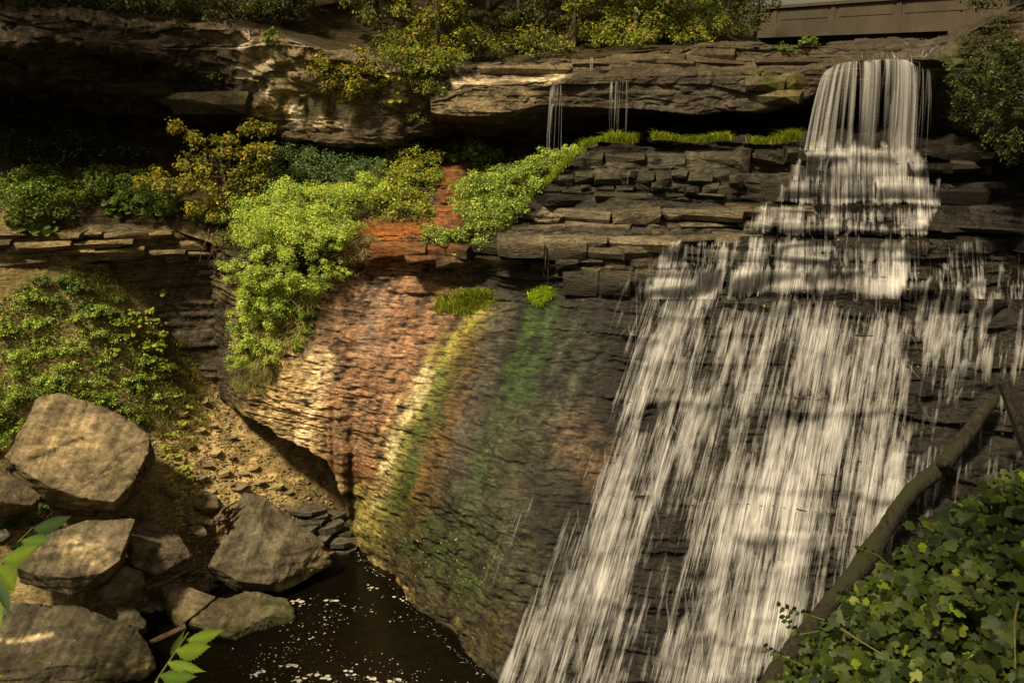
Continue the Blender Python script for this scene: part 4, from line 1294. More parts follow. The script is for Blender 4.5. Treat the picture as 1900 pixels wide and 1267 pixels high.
# flat slabs lying about on the scree
for k, (x0, y0) in enumerate([(340, 770), (365, 800), (390, 790), (350, 830), (400, 840), (430, 850), (380, 865), (415, 880), (450, 880), (480, 895), (510, 905), (345, 905), (370, 890), (440, 905), (320, 920), (300, 905), (535, 915), (470, 870), (425, 815), (375, 745)]):
    r = random.Random(1300 + k)
    loc, nor = shoot(T_GROUND, x0, y0)
    if loc is None:
        continue
    pts = []
    w, dd, t = r.uniform(0.14, 0.4), r.uniform(0.1, 0.26), r.uniform(0.03, 0.07)
    for i in range(8):
        a = i / 8 * 6.283 + r.uniform(-0.25, 0.25)
        q = Vector((math.cos(a) * w * r.uniform(0.75, 1.1), math.sin(a) * dd * r.uniform(0.75, 1.1), 0))
        pts += [q + Vector((0, 0, t)), q * 0.92 + Vector((0, 0, -t))]
    me = hull_mesh('flat_stone', pts)
    set_col(me, np.tile([*r.choice([(0.27, 0.20, 0.09), (0.18, 0.135, 0.065), (0.12, 0.095, 0.055)]), 0.1], (len(me.vertices), 1)))
    o = link('flat_stone', me, M_BOULDER, label='flat golden shale slab lying on the scree slope', category='stone', group='flat slabs on the scree')
    o.location = loc + Vector((0, 0, 0.03)); o.rotation_euler = (r.uniform(-0.1, 0.45), r.uniform(-0.2, 0.2), r.uniform(-0.5, 0.5))

# ================================================================ DEAD WOOD
def tube(pts, rad, sides=10, seed=0, rough=0.0, caps=True):
    pts = np.array([tuple(p) for p in pts], float)
    n = len(pts)
    t = np.gradient(pts, axis=0)
    t /= np.linalg.norm(t, axis=1, keepdims=True) + 1e-9
    ref = np.array([0.31, 0.9, 0.3])
    a = np.cross(t, ref); a /= np.linalg.norm(a, axis=1, keepdims=True) + 1e-9
    b = np.cross(t, a)
    th = np.linspace(0, 2 * math.pi, sides, endpoint=False)
    rad = np.asarray(rad, float).reshape(n, 1, 1)
    ring = np.cos(th)[None, :, None] * a[:, None, :] + np.sin(th)[None, :, None] * b[:, None, :]
    v = pts[:, None, :] + ring * rad
    if rough:
        v = v + ring * rad * rough * fbm(v * 2.2 / (float(rad.mean()) * 6 + 0.05) * 0.3, 3, seed)[..., None]
    v = v.reshape(-1, 3)
    i = np.arange(n - 1)[:, None] * sides + np.arange(sides)[None, :]
    j = np.arange(n - 1)[:, None] * sides + (np.arange(sides)[None, :] + 1) % sides
    f = np.stack([i, j, j + sides, i + sides], -1).reshape(-1, 4)
    if caps:
        v = np.concatenate([v, pts[:1], pts[-1:]])
        k = np.arange(sides); k2 = (k + 1) % sides
        c0, c1 = n * sides, n * sides + 1
        f = np.concatenate([f, np.stack([k2, k, np.full(sides, c0), np.full(sides, c0)], 1), np.stack([k + (n - 1) * sides, k2 + (n - 1) * sides, np.full(sides, c1), np.full(sides, c1)], 1)])
        tri = f[:, 2] == f[:, 3]
        return v, f, tri
    return v, f, np.zeros(len(f), bool)

def tube_mesh(name, parts, smooth=True):
    vs, q, t, off = [], [], [], 0
    for v, f, tri in parts:
        vs.append(v); q.append(f[~tri] + off); t.append(f[tri][:, :3] + off); off += len(v)
    v = np.concatenate(vs)
    faces = np.concatenate(q).tolist() + np.concatenate(t).tolist()
    me = bpy.data.meshes.new(name)
    me.from_pydata(v.tolist(), [], faces)
    me.update()
    if smooth:
        me.polygons.foreach_set('use_smooth', np.ones(len(me.polygons), bool))
    return me

def smooth_path(pts, n):
    p = np.array([tuple(x) for x in pts], float)
    t = np.linspace(0, 1, len(p))
    u = np.linspace(0, 1, n)
    out = np.stack([np.interp(u, t, p[:, k]) for k in range(3)], 1)
    ker = np.exp(-np.linspace(-2, 2, 2 * (n // (len(p) * 2)) + 3) ** 2); ker /= ker.sum()
    h = len(ker) // 2
    for k in range(3):
        a = np.concatenate([2 * out[0, k] - out[h:0:-1, k], out[:, k], 2 * out[-1, k] - out[-2:-h - 2:-1, k]])
        out[:, k] = np.convolve(a, ker, 'valid')
    return out

M_LOG = bark_material('log_wood', (0.003, 0.0022, 0.0016), (0.034, 0.024, 0.015), 9, (1, 1, 0.5), (0.016, 0.018, 0.005), 0.08)
M_DRIFT = bark_material('driftwood', (0.03, 0.02, 0.012), (0.16, 0.105, 0.06), 9, (1, 1, 1))
lp = smooth_path([P(1395, 1330, 20.6), P(1450, 1230, 21.6), P(1530, 1130, 22.4), P(1600, 1050, 23.0), P(1640, 985, 23.5), P(1690, 910, 24.1), P(1745, 870, 24.6), P(1790, 815, 25.2), P(1825, 762, 25.7), P(1850, 735, 26.0)], 60)
lr = np.interp(np.linspace(0, 1, 60), [0, 0.3, 0.6, 0.8, 0.93, 1], [0.25, 0.24, 0.23, 0.24, 0.20, 0.08]) * (1 + 0.06 * np.sin(np.linspace(0, 21, 60)))
v, f, t = tube(smooth_path(lp, 160), np.interp(np.linspace(0, 1, 160), np.linspace(0, 1, 60), lr), 26, 4, 0.3)
v = v + (v - np.array(lp)[np.argmin(((v[:, None, :] - np.array(lp)[None]) ** 2).sum(-1), 1)]) * (0.10 * vnoise(v * np.array([7, 7, 2.5]), 9) + 0.12 * np.floor(fbm(v * 1.6, 3, 12) * 4) / 4)[:, None]
log = link('fallen_log', tube_mesh('fallen_log', [(v, f, t)]), M_LOG, label='long mossy fallen log leaning up against the lower falls', category='log')
kn = P(1748, 866, 24.25)
knot = [tube(smooth_path([kn + Vector((0.1, 0.2, 0)), kn + Vector((0.0, -0.12, 0.1)), kn + Vector((-0.06, -0.25, 0.2))], 8), np.linspace(0.16, 0.07, 8), 10, 3, 0.2)]
link('branch_stub', tube_mesh('branch_stub', knot), M_LOG, log)
pl = smooth_path([P(1862, 708, 24.0), P(1880, 750, 23.8), P(1900, 800, 23.6), P(1925, 860, 23.4)], 20)
v, f, t = tube(pl, np.linspace(0.17, 0.24, 20), 6, 8, 0.3)
link('broken_timber', tube_mesh('broken_timber', [(v, f, t)], False), M_LOG, label='short broken grey timber at the right edge above the vines', category='timber')
v, f, t = tube(smooth_path([P(268, 1092, 26.9), P(300, 1082, 27.3), P(330, 1066, 27.6), P(352, 1055, 27.8), P(368, 1042, 28.0)], 26), np.interp(np.linspace(0, 1, 26), [0, 0.5, 1], [0.07, 0.09, 0.03]), 8, 5, 0.35)
link('driftwood_branch', tube_mesh('driftwood_branch', [(v, f, t)]), M_DRIFT, label='brown driftwood branch lying between the rounded boulder and wedge slab', category='branch')
v, f, t = tube(smooth_path([P(278, 1192, 25.3), P(310, 1178, 25.7), P(345, 1162, 26.0)], 12), np.linspace(0.07, 0.11, 12), 6, 6, 0.3)
link('driftwood_plank', tube_mesh('driftwood_plank', [(v, f, t)], False), M_DRIFT, label='dark slanting driftwood piece below the wedge slab', category='driftwood')
rt = []
r = random.Random(31)
for k in range(16):
    a = P(r.uniform(400, 420), r.uniform(960, 990), 29.0)
    b = P(r.uniform(415, 450), r.uniform(925, 960), 29.9)
    m_ = (a + b) / 2 + Vector((r.uniform(-0.3, 0.3), r.uniform(-0.2, 0.1), r.uniform(-0.1, 0.3)))
    rt.append(tube(smooth_path([a, m_, b + Vector((r.uniform(-0.2, 0.3), 0, r.uniform(-0.2, 0.2)))], 14), np.linspace(r.uniform(0.04, 0.09), 0.02, 14), 7, k, 0.5))
link('root_stump', tube_mesh('root_stump', rt), M_DRIFT, label='gnarled dark root stump against the left side of the leaning boulder', category='stump')

# ================================================================ BRIDGE
def concrete(name, c0):
    m, n, l, b = new_mat(name)
    t = mapped_noise(n, l, 1.2, 6, 0.65, (1, 1, 0.5))
    s_ = mapped_noise(n, l, 3.0, 4, 0.6, (3, 3, 0.25))
    rg = n.new('ShaderNodeRGB'); rg.outputs[0].default_value = (*c0, 1)
    c = mul(n, l, rg.outputs[0], ramp(n, l, t, [(0.3, 0.7), (0.6, 1.15)]))
    c = mul(n, l, c, ramp(n, l, s_, [(0.36, 0.6), (0.5, 1.0)]), 0.35)
    l.new(c, b.inputs['Base Color'])
    b.inputs['Roughness'].default_value = 0.9
    l.new(bump(n, l, t, 0.4, 0.02), b.inputs['Normal'])
    return m
M_CONC = concrete('concrete', (0.05, 0.036, 0.021))
Q0 = P(1440, 11, 50)
BD = Vector((0.53, -0.85, 0)).normalized()
BO = Vector((-0.85, -0.53, 0)).normalized()
def obox(name, parent, mat, s0, s1, o0, o1, z0, z1):
    vs = [Q0 + BD * s + BO * o + Vector((0, 0, z)) for s in (s0, s1) for o in (o0, o1) for z in (z0, z1)]
    fs = [(0, 1, 3, 2), (4, 6, 7, 5), (0, 4, 5, 1), (2, 3, 7, 6), (0, 2, 6, 4), (1, 5, 7, 3)]
    me = bpy.data.meshes.new(name); me.from_pydata([tuple(v) for v in vs], [], fs); me.update()
    return part(name, me, mat, parent)
BR = thing('bridge', Q0 + BD * 8 + Vector((0, 0, -4)), 'plain brown concrete bridge crossing above the lip of the falls', 'bridge')
obox('handrail', BR, M_CONC, -40, 26, -0.20, 0.12, -0.14, 0.0)
obox('parapet', BR, M_CONC, -40, 26, -0.14, -0.02, -0.80, -0.142)
for k in range(-11, 8):
    s = k * 3.6
    obox('parapet_post', BR, M_CONC, s - 0.13, s + 0.13, -0.019, 0.03, -0.80, -0.143)
    if k < 7:
        obox('parapet_panel', BR, M_CONC, s + 0.32, s + 3.28, -0.019, 0.004, -0.70, -0.24)
obox('deck_beam', BR, M_CONC, -40, 26, -0.9, 0.14, -1.52, -0.803)
obox('girder', BR, M_CONC, -40, 26, -1.6, -0.902, -2.9, -1.0)
obox('deck', BR, M_CONC, -40, 26, -9.0, -1.602, -1.5, -0.9)

# grit of broken shale on the scree
def gravel(poly, n, smin, smax, seed, label, tree=None):
    r = random.Random(seed)
    base = [me_arrays(m) for m in STONE_ME[:5]]
    rr = np.random.default_rng(seed)
    vs, fs, cs, off = [], [], [], 0
    for x, y in inside(poly, n, r):
        loc, nor = shoot(tree or T_GROUND, x, y)
        if loc is None:
            continue
        v, t = base[r.randrange(5)]
        s = r.uniform(smin, smax) ** 1.0
        a = r.uniform(0, 6.28); c_, s_ = math.cos(a), math.sin(a)
        R_ = np.array([[c_, -s_, 0], [s_, c_, 0], [0, 0, 1]])
        w = (v * np.array([s * r.uniform(0.8, 1.5), s, s * r.uniform(0.3, 0.6)])) @ R_.T
        w[:, 2] += w[:, 0] * r.uniform(-0.4, 0.4)
        vs.append(w + np.array(loc)); fs.append(t + off); off += len(v)
        k = r.choice([(0.24, 0.17, 0.07), (0.15, 0.11, 0.055), (0.30, 0.22, 0.10), (0.08, 0.065, 0.04), (0.36, 0.28, 0.16)])
        cs.append(np.tile([*k, 0.1], (len(v), 1)))
    link('gravel', mesh_np('gravel', np.concatenate(vs), np.concatenate(fs), np.concatenate(cs)), M_BOULDER, kind='stuff', label=label)
gravel([(250, 620), (330, 620), (400, 720), (520, 850), (640, 950), (600, 1000), (420, 1060), (330, 1090), (290, 960), (300, 860), (240, 760)], 2600, 0.03, 0.14, 5, 'shale grit and small chips covering the scree')
gravel([(270, 1060), (440, 1060), (440, 1120), (330, 1190), (265, 1190)], 420, 0.05, 0.2, 6, 'grit and pebbles between the boulders')
# ================================================================ VEGETATION
def leaf_arrays(c, nrm, size, col, r, aspect=0.5, fold=0.18):
    n = len(c)
    nrm = nrm / (np.linalg.norm(nrm, axis=1, keepdims=True) + 1e-9)
    d = r.normal(size=(n, 3))
    d -= nrm * (d * nrm).sum(1, keepdims=True)
    d /= np.linalg.norm(d, axis=1, keepdims=True) + 1e-9
    s = np.cross(nrm, d)
    L, W = size[:, None], (size * aspect)[:, None]
    v = np.stack([c - d * L * 0.5, c + s * W * 0.5 - d * L * 0.05 + nrm * L * fold, c + d * L * 0.5 - nrm * L * 0.08, c - s * W * 0.5 - d * L * 0.05 + nrm * L * fold], 1)
    f = np.arange(n * 4).reshape(n, 4)
    cc = np.repeat(np.concatenate([col, np.ones((n, 1))], 1), 4, axis=0)
    return v.reshape(-1, 3), f, cc

def palette(cols, n, r, spread=0.22):
    cols = np.array(cols, float)
    k = r.integers(0, len(cols), n)
    c = cols[k] * (1 + spread * r.normal(size=(n, 1))) * (1 + 0.08 * r.normal(size=(n, 3)))
    return np.clip(c, 0.004, 0.6)

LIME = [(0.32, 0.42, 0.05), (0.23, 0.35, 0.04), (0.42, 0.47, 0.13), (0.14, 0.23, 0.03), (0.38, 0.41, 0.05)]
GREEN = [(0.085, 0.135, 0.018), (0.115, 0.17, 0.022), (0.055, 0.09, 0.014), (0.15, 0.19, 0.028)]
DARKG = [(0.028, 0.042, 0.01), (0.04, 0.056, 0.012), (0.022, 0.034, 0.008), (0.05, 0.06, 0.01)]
BLUEG = [(0.08, 0.125, 0.04), (0.06, 0.10, 0.03), (0.11, 0.16, 0.05)]
YELLOW = [(0.38, 0.29, 0.025), (0.30, 0.26, 0.025), (0.20, 0.2, 0.022), (0.42, 0.27, 0.025), (0.14, 0.155, 0.018)]
OLIVE = [(0.15, 0.155, 0.016), (0.12, 0.13, 0.014), (0.21, 0.19, 0.018), (0.085, 0.095, 0.012), (0.26, 0.21, 0.02)]
WOOD = [(0.045, 0.052, 0.009), (0.06, 0.062, 0.010), (0.03, 0.036, 0.007), (0.09, 0.08, 0.011)]

def crown_points(centers, rads, per, r, shell=0.55):
    """leaf centres in clumps, with outward normals"""
    cs, ns = [], []
    for c, R in zip(centers, rads):
        d = r.normal(size=(per, 3))
        d /= np.linalg.norm(d, axis=1, keepdims=True)
        rad = R * (shell + (1 - shell) * r.random((per, 1)) ** 0.5) * (1 + 0.2 * r.normal(size=(per, 1)))
        cs.append(c + d * rad * np.array([1, 1, 0.75]))
        ns.append(d * 0.7 + np.array([-0.1, -0.25, 0.9]) + 0.5 * r.normal(size=(per, 3)))
    return np.concatenate(cs), np.concatenate(ns)

SEED = [1000]
def shrub(loc, R, cols, label, group, leaf=0.075, dens=1.0, name='shrub', cat='shrub', flat=0.8, lean=(0, -0.15, 0), n_stem=6, hang=False):
    SEED[0] += 1
    r = np.random.default_rng(SEED[0])
    loc = np.array(loc, float)
    K = int(10 + 16 * R)
    u = r.normal(size=(K, 3)); u /= np.linalg.norm(u, axis=1, keepdims=True)
    if hang:
        u[:, 2] = np.where(u[:, 2] > 0.4, -u[:, 2], u[:, 2])
    else:
        u[:, 2] = np.abs(u[:, 2]) * 1.0 - 0.1
    rad = R * (0.35 + 0.65 * r.random((K, 1)) ** 0.6)
    cen = loc + np.array(lean) * R + u * rad * np.array([1.0, 0.85, flat]) + np.array([0, 0, 0.25 * R if not hang else 0])
    rr = R * r.uniform(0.16, 0.34, K)
    per = int(max(14, 620 * dens * R * R / K * (0.075 / leaf) ** 2 * 4.8))
    c, n = crown_points(cen, rr, per, r)
    size = leaf * r.uniform(0.45, 1.5, len(c)) * np.repeat(r.uniform(0.65, 1.15, K), per)
    clump_tone = np.repeat(1 + 0.22 * r.normal(size=K), per)[:, None]
    col = np.clip(palette(cols, len(c), r) * clump_tone, 0.004, 0.6)
    dead = r.random(len(c)) < 0.03
    col[dead] = np.array([0.26, 0.17, 0.06])
    v, f, cc = leaf_arrays(c, n, size, col, r)
    root = thing(name, loc, label, cat, group)
    part('foliage', mesh_np('foliage', v, f, cc), M_LEAF, root)
    st = []
    for k in range(n_stem):
        e = cen[r.integers(0, K)]
        m_ = (loc + e) / 2 + r.normal(size=3) * 0.06 * R
        st.append(tube(smooth_path([loc - np.array([0, 0, 0.05]), m_, e], 6), np.linspace(0.018, 0.006, 6) * (0.6 + R * 0.6), 4))
    part('stem', tube_mesh('stem', st), M_BARK, root)
    return root

def place(px, py, tree=None):
    loc, nor = shoot(tree or T_LAND, px, py)
    return loc, nor

ORD = ['second', 'third', 'fourth', 'fifth', 'sixth', 'seventh', 'eighth', 'ninth', 'tenth', 'eleventh', 'twelfth', 'thirteenth']
def ordinals(spots):
    n = len(spots)
    if n < 2 or n > 14:
        return None
    rank = {i: k for k, i in enumerate(sorted(range(n), key=lambda i: spots[i][0]))}
    return ['leftmost' if rank[i] == 0 else 'rightmost' if rank[i] == n - 1 else '%s from left' % ORD[rank[i] - 1] for i in range(n)]

def shrubs(spots, cols, label, group, leaf=0.075, dens=1.0, up=0.0, tree=None, grow=1.3, **kw):
    order, lab_ = ordinals(spots), spots
    for i, (x, y, R) in enumerate(spots):
        loc, nor = place(x, y, tree)
        if loc is None:
            continue
        shrub(loc + Vector((0, 0, up)), R * grow, cols, label if len(lab_) == 1 or not order else '%s, %s' % (label, order[i]), group, leaf, dens, **kw)

def scatter(poly, n, rmin, rmax, seed):
    r = random.Random(seed)
    return [(x, y, r.uniform(rmin, rmax)) for x, y in inside(poly, n, r)]

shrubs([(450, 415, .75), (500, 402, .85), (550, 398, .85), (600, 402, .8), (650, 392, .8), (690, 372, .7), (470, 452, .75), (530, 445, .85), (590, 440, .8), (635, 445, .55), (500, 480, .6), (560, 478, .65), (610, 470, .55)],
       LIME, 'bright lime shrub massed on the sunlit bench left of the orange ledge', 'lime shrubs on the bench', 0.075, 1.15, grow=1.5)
shrubs([(480, 515, .45), (515, 510, .45), (475, 560, .4), (505, 550, .42), (462, 610, .36), (490, 600, .4), (455, 650, .34), (545, 520, .4), (500, 640, .3)],
       LIME, 'pale green shrub hanging over the left corner of the buttress', 'hanging shrubs at the buttress corner', 0.07, 1.4, grow=1.8, lean=(0, -0.5, 0), hang=True, flat=1.3)
shrubs([(575, 560, .3), (568, 600, .28), (572, 535, .28), (560, 630, .24)], [(0.16, 0.25, 0.02), (0.12, 0.2, 0.02)],
       'vivid green strip of shrub hanging down the buttress', 'vivid hanging strip', 0.05, 1.3, grow=1.6, hang=True, flat=1.6)
shrubs([(510, 340, .8), (560, 330, 1.0), (605, 340, 1.0), (655, 340, .8), (700, 345, .7), (480, 375, .7)], BLUEG, 'blue-green bushy shrub behind the lime shrubs under the cap cliff', 'blue-green shrubs under the cap', 0.085, 1.0, grow=1.45)
shrubs([(745, 350, .8), (765, 320, .8), (735, 385, .7), (790, 345, .6), (760, 400, .5), (775, 290, .7), (720, 300, .5)], OLIVE + LIME[:2], 'yellowing shrub left of the orange rock seep', 'yellowing shrubs by the seep', 0.09, 0.9, grow=1.5)
shrubs([(840, 285, .6), (875, 290, .6), (905, 305, .55), (815, 292, .6), (860, 300, .4)], GREEN + LIME[:2], 'green shrub growing above the orange rock seep', 'shrubs above the seep', 0.09, 0.9, grow=1.4)
shrubs([(890, 400, .7), (925, 388, .75), (960, 362, .7), (995, 335, .6), (1020, 312, .5), (905, 432, .6), (940, 412, .55), (880, 365, .6), (915, 350, .6), (960, 395, .4), (985, 365, .45)],
       GREEN + LIME[:3], 'green shrub on the bench between the orange seep and the dark terraces', 'shrubs beside the terraces', 0.075, 1.1, grow=1.5)
shrubs([(815, 455, .5), (845, 455, .5), (875, 452, .5), (800, 440, .4), (900, 462, .4), (855, 475, .35)], GREEN + LIME[1:3], 'bush spilling over the ledge right of the orange shelf', 'bushes on the ledge lip', 0.075, 1.1)
shrubs([(1040, 296, .35), (1055, 285, .3)], LIME, 'small pale shrub at the left end of the grassy ledge', 'shrubs by the grassy ledge', 0.06, 1.1)
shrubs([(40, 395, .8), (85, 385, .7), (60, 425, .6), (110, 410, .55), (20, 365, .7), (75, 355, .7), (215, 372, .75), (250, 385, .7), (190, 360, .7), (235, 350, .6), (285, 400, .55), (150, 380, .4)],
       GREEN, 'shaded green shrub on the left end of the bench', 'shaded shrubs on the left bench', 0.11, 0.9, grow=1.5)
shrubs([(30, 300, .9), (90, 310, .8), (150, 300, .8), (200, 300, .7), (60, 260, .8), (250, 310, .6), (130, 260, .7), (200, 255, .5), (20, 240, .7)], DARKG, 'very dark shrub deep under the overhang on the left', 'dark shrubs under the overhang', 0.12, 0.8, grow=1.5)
shrubs([(330, 395, .5), (370, 410, .5), (300, 370, .5), (400, 420, .4)], GREEN, 'low green shrub at the foot of the yellow-leaved tree', 'shrubs at the yellow tree', 0.08, 1.0)
shrubs([(455, 492, .45), (490, 494, .45), (525, 498, .45), (560, 498, .45), (595, 494, .4), (628, 486, .35), (470, 530, .4), (510, 540, .4), (450, 575, .35)],
       LIME, 'bright shrub draped over the ledge edge above the buttress corner', 'shrubs draped over the ledge edge', 0.07, 1.3, grow=1.6, hang=True, flat=1.2, lean=(0, -0.8, -0.1))
# the leafy slope on the left
SL = [(-40, 560), (60, 540), (150, 545), (220, 590), (300, 660), (320, 720), (270, 770), (230, 790), (110, 725), (40, 760), (-40, 830)]
_sl = scatter(SL, 64, 0.18, 0.42, 3)
_sl.sort(key=lambda q: q[1])
for _i, _w in enumerate(['topmost row', 'upper row', 'middle row', 'lower row', 'bottom row']):
    shrubs(_sl[_i * 13:_i * 13 + 13], GREEN[1:] + LIME, 'leafy green shrub on the left slope, %s' % _w, 'shrubs of the left slope', 0.07, 1.0, flat=0.6)
shrubs([(10, 760, .6), (50, 740, .5), (25, 800, .45), (70, 800, .3), (-10, 830, .5), (230, 770, .3), (250, 790, .3), (205, 752, .3), (150, 738, .35), (180, 745, .35), (120, 722, .4), (85, 728, .4)], GREEN + LIME[:1], 'dense green shrub crowding the largest boulder', 'shrubs around the largest boulder', 0.07, 1.1)
shrubs(scatter([(40, 530), (140, 520), (230, 560), (200, 600), (40, 580)], 14, 0.25, 0.4, 4), BLUEG + GREEN, 'grey-green shrub at the top of the left slope', 'grey-green shrubs atop the slope', 0.08, 1.0)
shrubs([(15, 950, .45), (45, 945, .45), (70, 945, .35), (30, 975, .35), (0, 985, .35), (60, 970, .3)], [(0.08, 0.14, 0.015), (0.06, 0.11, 0.012), (0.11, 0.16, 0.02)], 'fresh green low plant under the largest boulder', 'low plants under the largest boulder', 0.055, 1.2, flat=0.5)
# broad-leaved yellow-green plants on the scree edge
def broad_plants(spots, label, group, cols, leaf=0.2, n=26, tree=None, spread=0.35):
    order = ordinals(spots)
    for i_, (x, y, R) in enumerate(spots):
        loc, nor = place(x, y, tree)
        if loc is None:
            continue
        SEED[0] += 1
        r = np.random.default_rng(SEED[0])
        k = max(5, int(n * R / 0.4))
        c = np.array(loc) + r.normal(size=(k, 3)) * R * np.array([1, 0.6, 0.35]) * 0.6 + np.array([0, -0.1, 0.15])
        nn = np.array([0, -0.45, 0.9]) + 0.35 * r.normal(size=(k, 3))
        V, Fc, Cc = [], [], []
        for q in range(k):
            s = leaf * r.uniform(0.6, 1.2)
            nv = nn[q] / np.linalg.norm(nn[q])
            a = np.cross(nv, [0.3, 0.2, 0.9]); a /= np.linalg.norm(a); b = np.cross(nv, a)
            th = np.linspace(0, 2 * math.pi, 8, endpoint=False) + r.uniform(0, 6)
            rim = c[q] + (np.cos(th)[:, None] * a + np.sin(th)[:, None] * b) * s * 0.5 * (1 + 0.12 * r.normal(size=(8, 1))) - nv * s * 0.1
            V.append(np.concatenate([rim, c[q:q + 1]]))
            i = np.arange(8) + q * 9
            Fc.append(np.stack([i, (np.arange(8) + 1) % 8 + q * 9, np.full(8, q * 9 + 8)], 1))
            Cc.append(np.tile(np.append(palette(cols, 1, r)[0], 1), (9, 1)))
        root = thing('broadleaf_plant', loc, label if not order else '%s, %s' % (label, order[i_]), 'plant', group)
        part('foliage', mesh_np('foliage', np.concatenate(V), np.concatenate(Fc), np.concatenate(Cc), True), M_LEAF, root)
YG = [(0.22, 0.24, 0.02), (0.16, 0.2, 0.02), (0.26, 0.25, 0.025)]
broad_plants([(250, 600, .4), (275, 620, .35), (290, 600, .35), (230, 630, .4), (265, 650, .35), (285, 650, .3), (280, 583, .2), (240, 585, .3), (295, 675, .25), (210, 655, .35), (300, 625, .25)],
    'yellow-green broad-leaved plant at the scree edge below the dark wall', 'broad-leaved plants at the scree edge', YG, 0.16, 34)
broad_plants([(305, 549, .25)], 'lone broad-leaved plant sprouting from the dark shale wall', 'plant on the shale wall', YG, 0.15, 16)
broad_plants([(60, 430, .5), (90, 435, .45), (40, 405, .5), (230, 395, .45), (200, 380, .4), (260, 375, .4), (180, 320, .5), (100, 300, .5), (190, 280, .5)], 'round-leaved plant in shade on the left bench', 'round-leaved plants on the bench', GREEN, 0.26, 24)
broad_plants([(320, 850, .3), (345, 870, .25), (335, 885, .25), (310, 835, .2), (355, 890, .15)], 'light green ground plant on the scree beside the largest boulder', 'ground plants by the boulder', YG, 0.10, 40)
broad_plants([(735, 175, .3), (738, 195, .3), (728, 150, .2)], 'light green plant clinging to the streaked cap cliff', 'plants on the cap cliff', YG, 0.22, 18)

# trailing yellow foliage over the left cap
shrubs([(600, 70, .8), (640, 90, .8), (660, 130, .7), (625, 125, .7), (585, 110, .5), (690, 70, .8), (650, 50, .9), (615, 30, .8), (570, 55, .6), (640, 165, .4), (700, 110, .7)], YELLOW[1:] + OLIVE,
       'yellowing creeper trailing over the streaked cap cliff', 'creepers over the cap cliff', 0.12, 0.8, hang=True, flat=1.1)
shrubs([(750, 120, .7), (790, 140, .8), (810, 110, .8), (770, 165, .6), (800, 180, .5), (785, 205, .5), (840, 125, .6), (775, 230, .4)], OLIVE + GREEN,
       'leafy bush in the notch between the cap cliff and the grey slab', 'bushes in the notch', 0.11, 0.8)
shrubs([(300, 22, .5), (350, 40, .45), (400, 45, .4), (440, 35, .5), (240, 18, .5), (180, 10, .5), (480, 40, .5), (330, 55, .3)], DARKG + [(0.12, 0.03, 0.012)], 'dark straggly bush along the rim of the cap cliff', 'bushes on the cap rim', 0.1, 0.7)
shrubs([(500, 85, .3), (470, 160, .25), (390, 150, .3), (400, 185, .25), (505, 70, .3)], GREEN, 'tuft of leaves on the face of the cap cliff', 'tufts on the cap cliff', 0.09, 0.8)
hill = [o for o in COL.objects if o.name == 'hillside'][0]
hv, ht = me_arrays(hill.data)
T_HILL = BVHTree.FromPolygons(hv.tolist(), ht.tolist(), all_triangles=True)
shrubs([(x, 8 + (i * 37 % 5) * 7 + max(0, x - 250) * 0.1, 0.7 + 0.3 * (i % 3)) for i, x in enumerate(range(-20, 560, 42))], DARKG + WOOD, 'dark bush on the rim above the overhang', 'rim bushes above the overhang', 0.12, 0.8, tree=T_HILL)
shrubs([(x, 96 + (i * 23 % 5) * 5 - max(0, x - 1000) * 0.06, 0.6 + 0.2 * (i % 3)) for i, x in enumerate(range(560, 1080, 40))], WOOD + OLIVE[:3], 'olive undergrowth bush along the rim behind the slab', 'rim bushes behind the slab', 0.12, 0.8, tree=T_HILL)
shrubs([(x, 78 + (i * 23 % 5) * 4 - max(0, x - 1150) * 0.05, 0.6 + 0.2 * (i % 3)) for i, x in enumerate(range(1085, 1330, 34))], OLIVE + LIME[3:4], 'yellow-green undergrowth bush behind the cap slab', 'yellow-green rim bushes', 0.12, 0.8, tree=T_HILL)
# dark mossy wall on the right
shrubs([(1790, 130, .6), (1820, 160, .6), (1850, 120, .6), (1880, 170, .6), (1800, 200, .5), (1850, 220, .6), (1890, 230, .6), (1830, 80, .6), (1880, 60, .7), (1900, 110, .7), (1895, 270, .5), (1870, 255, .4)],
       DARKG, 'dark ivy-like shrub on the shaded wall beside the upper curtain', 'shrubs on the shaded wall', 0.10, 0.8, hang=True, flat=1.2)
shrubs([(1460, 98, .3), (1500, 88, .3), (1410, 150, .25)], GREEN, 'small mossy plant on the cap slab left of the upper curtain', 'plants on the cap slab', 0.07, 0.9)

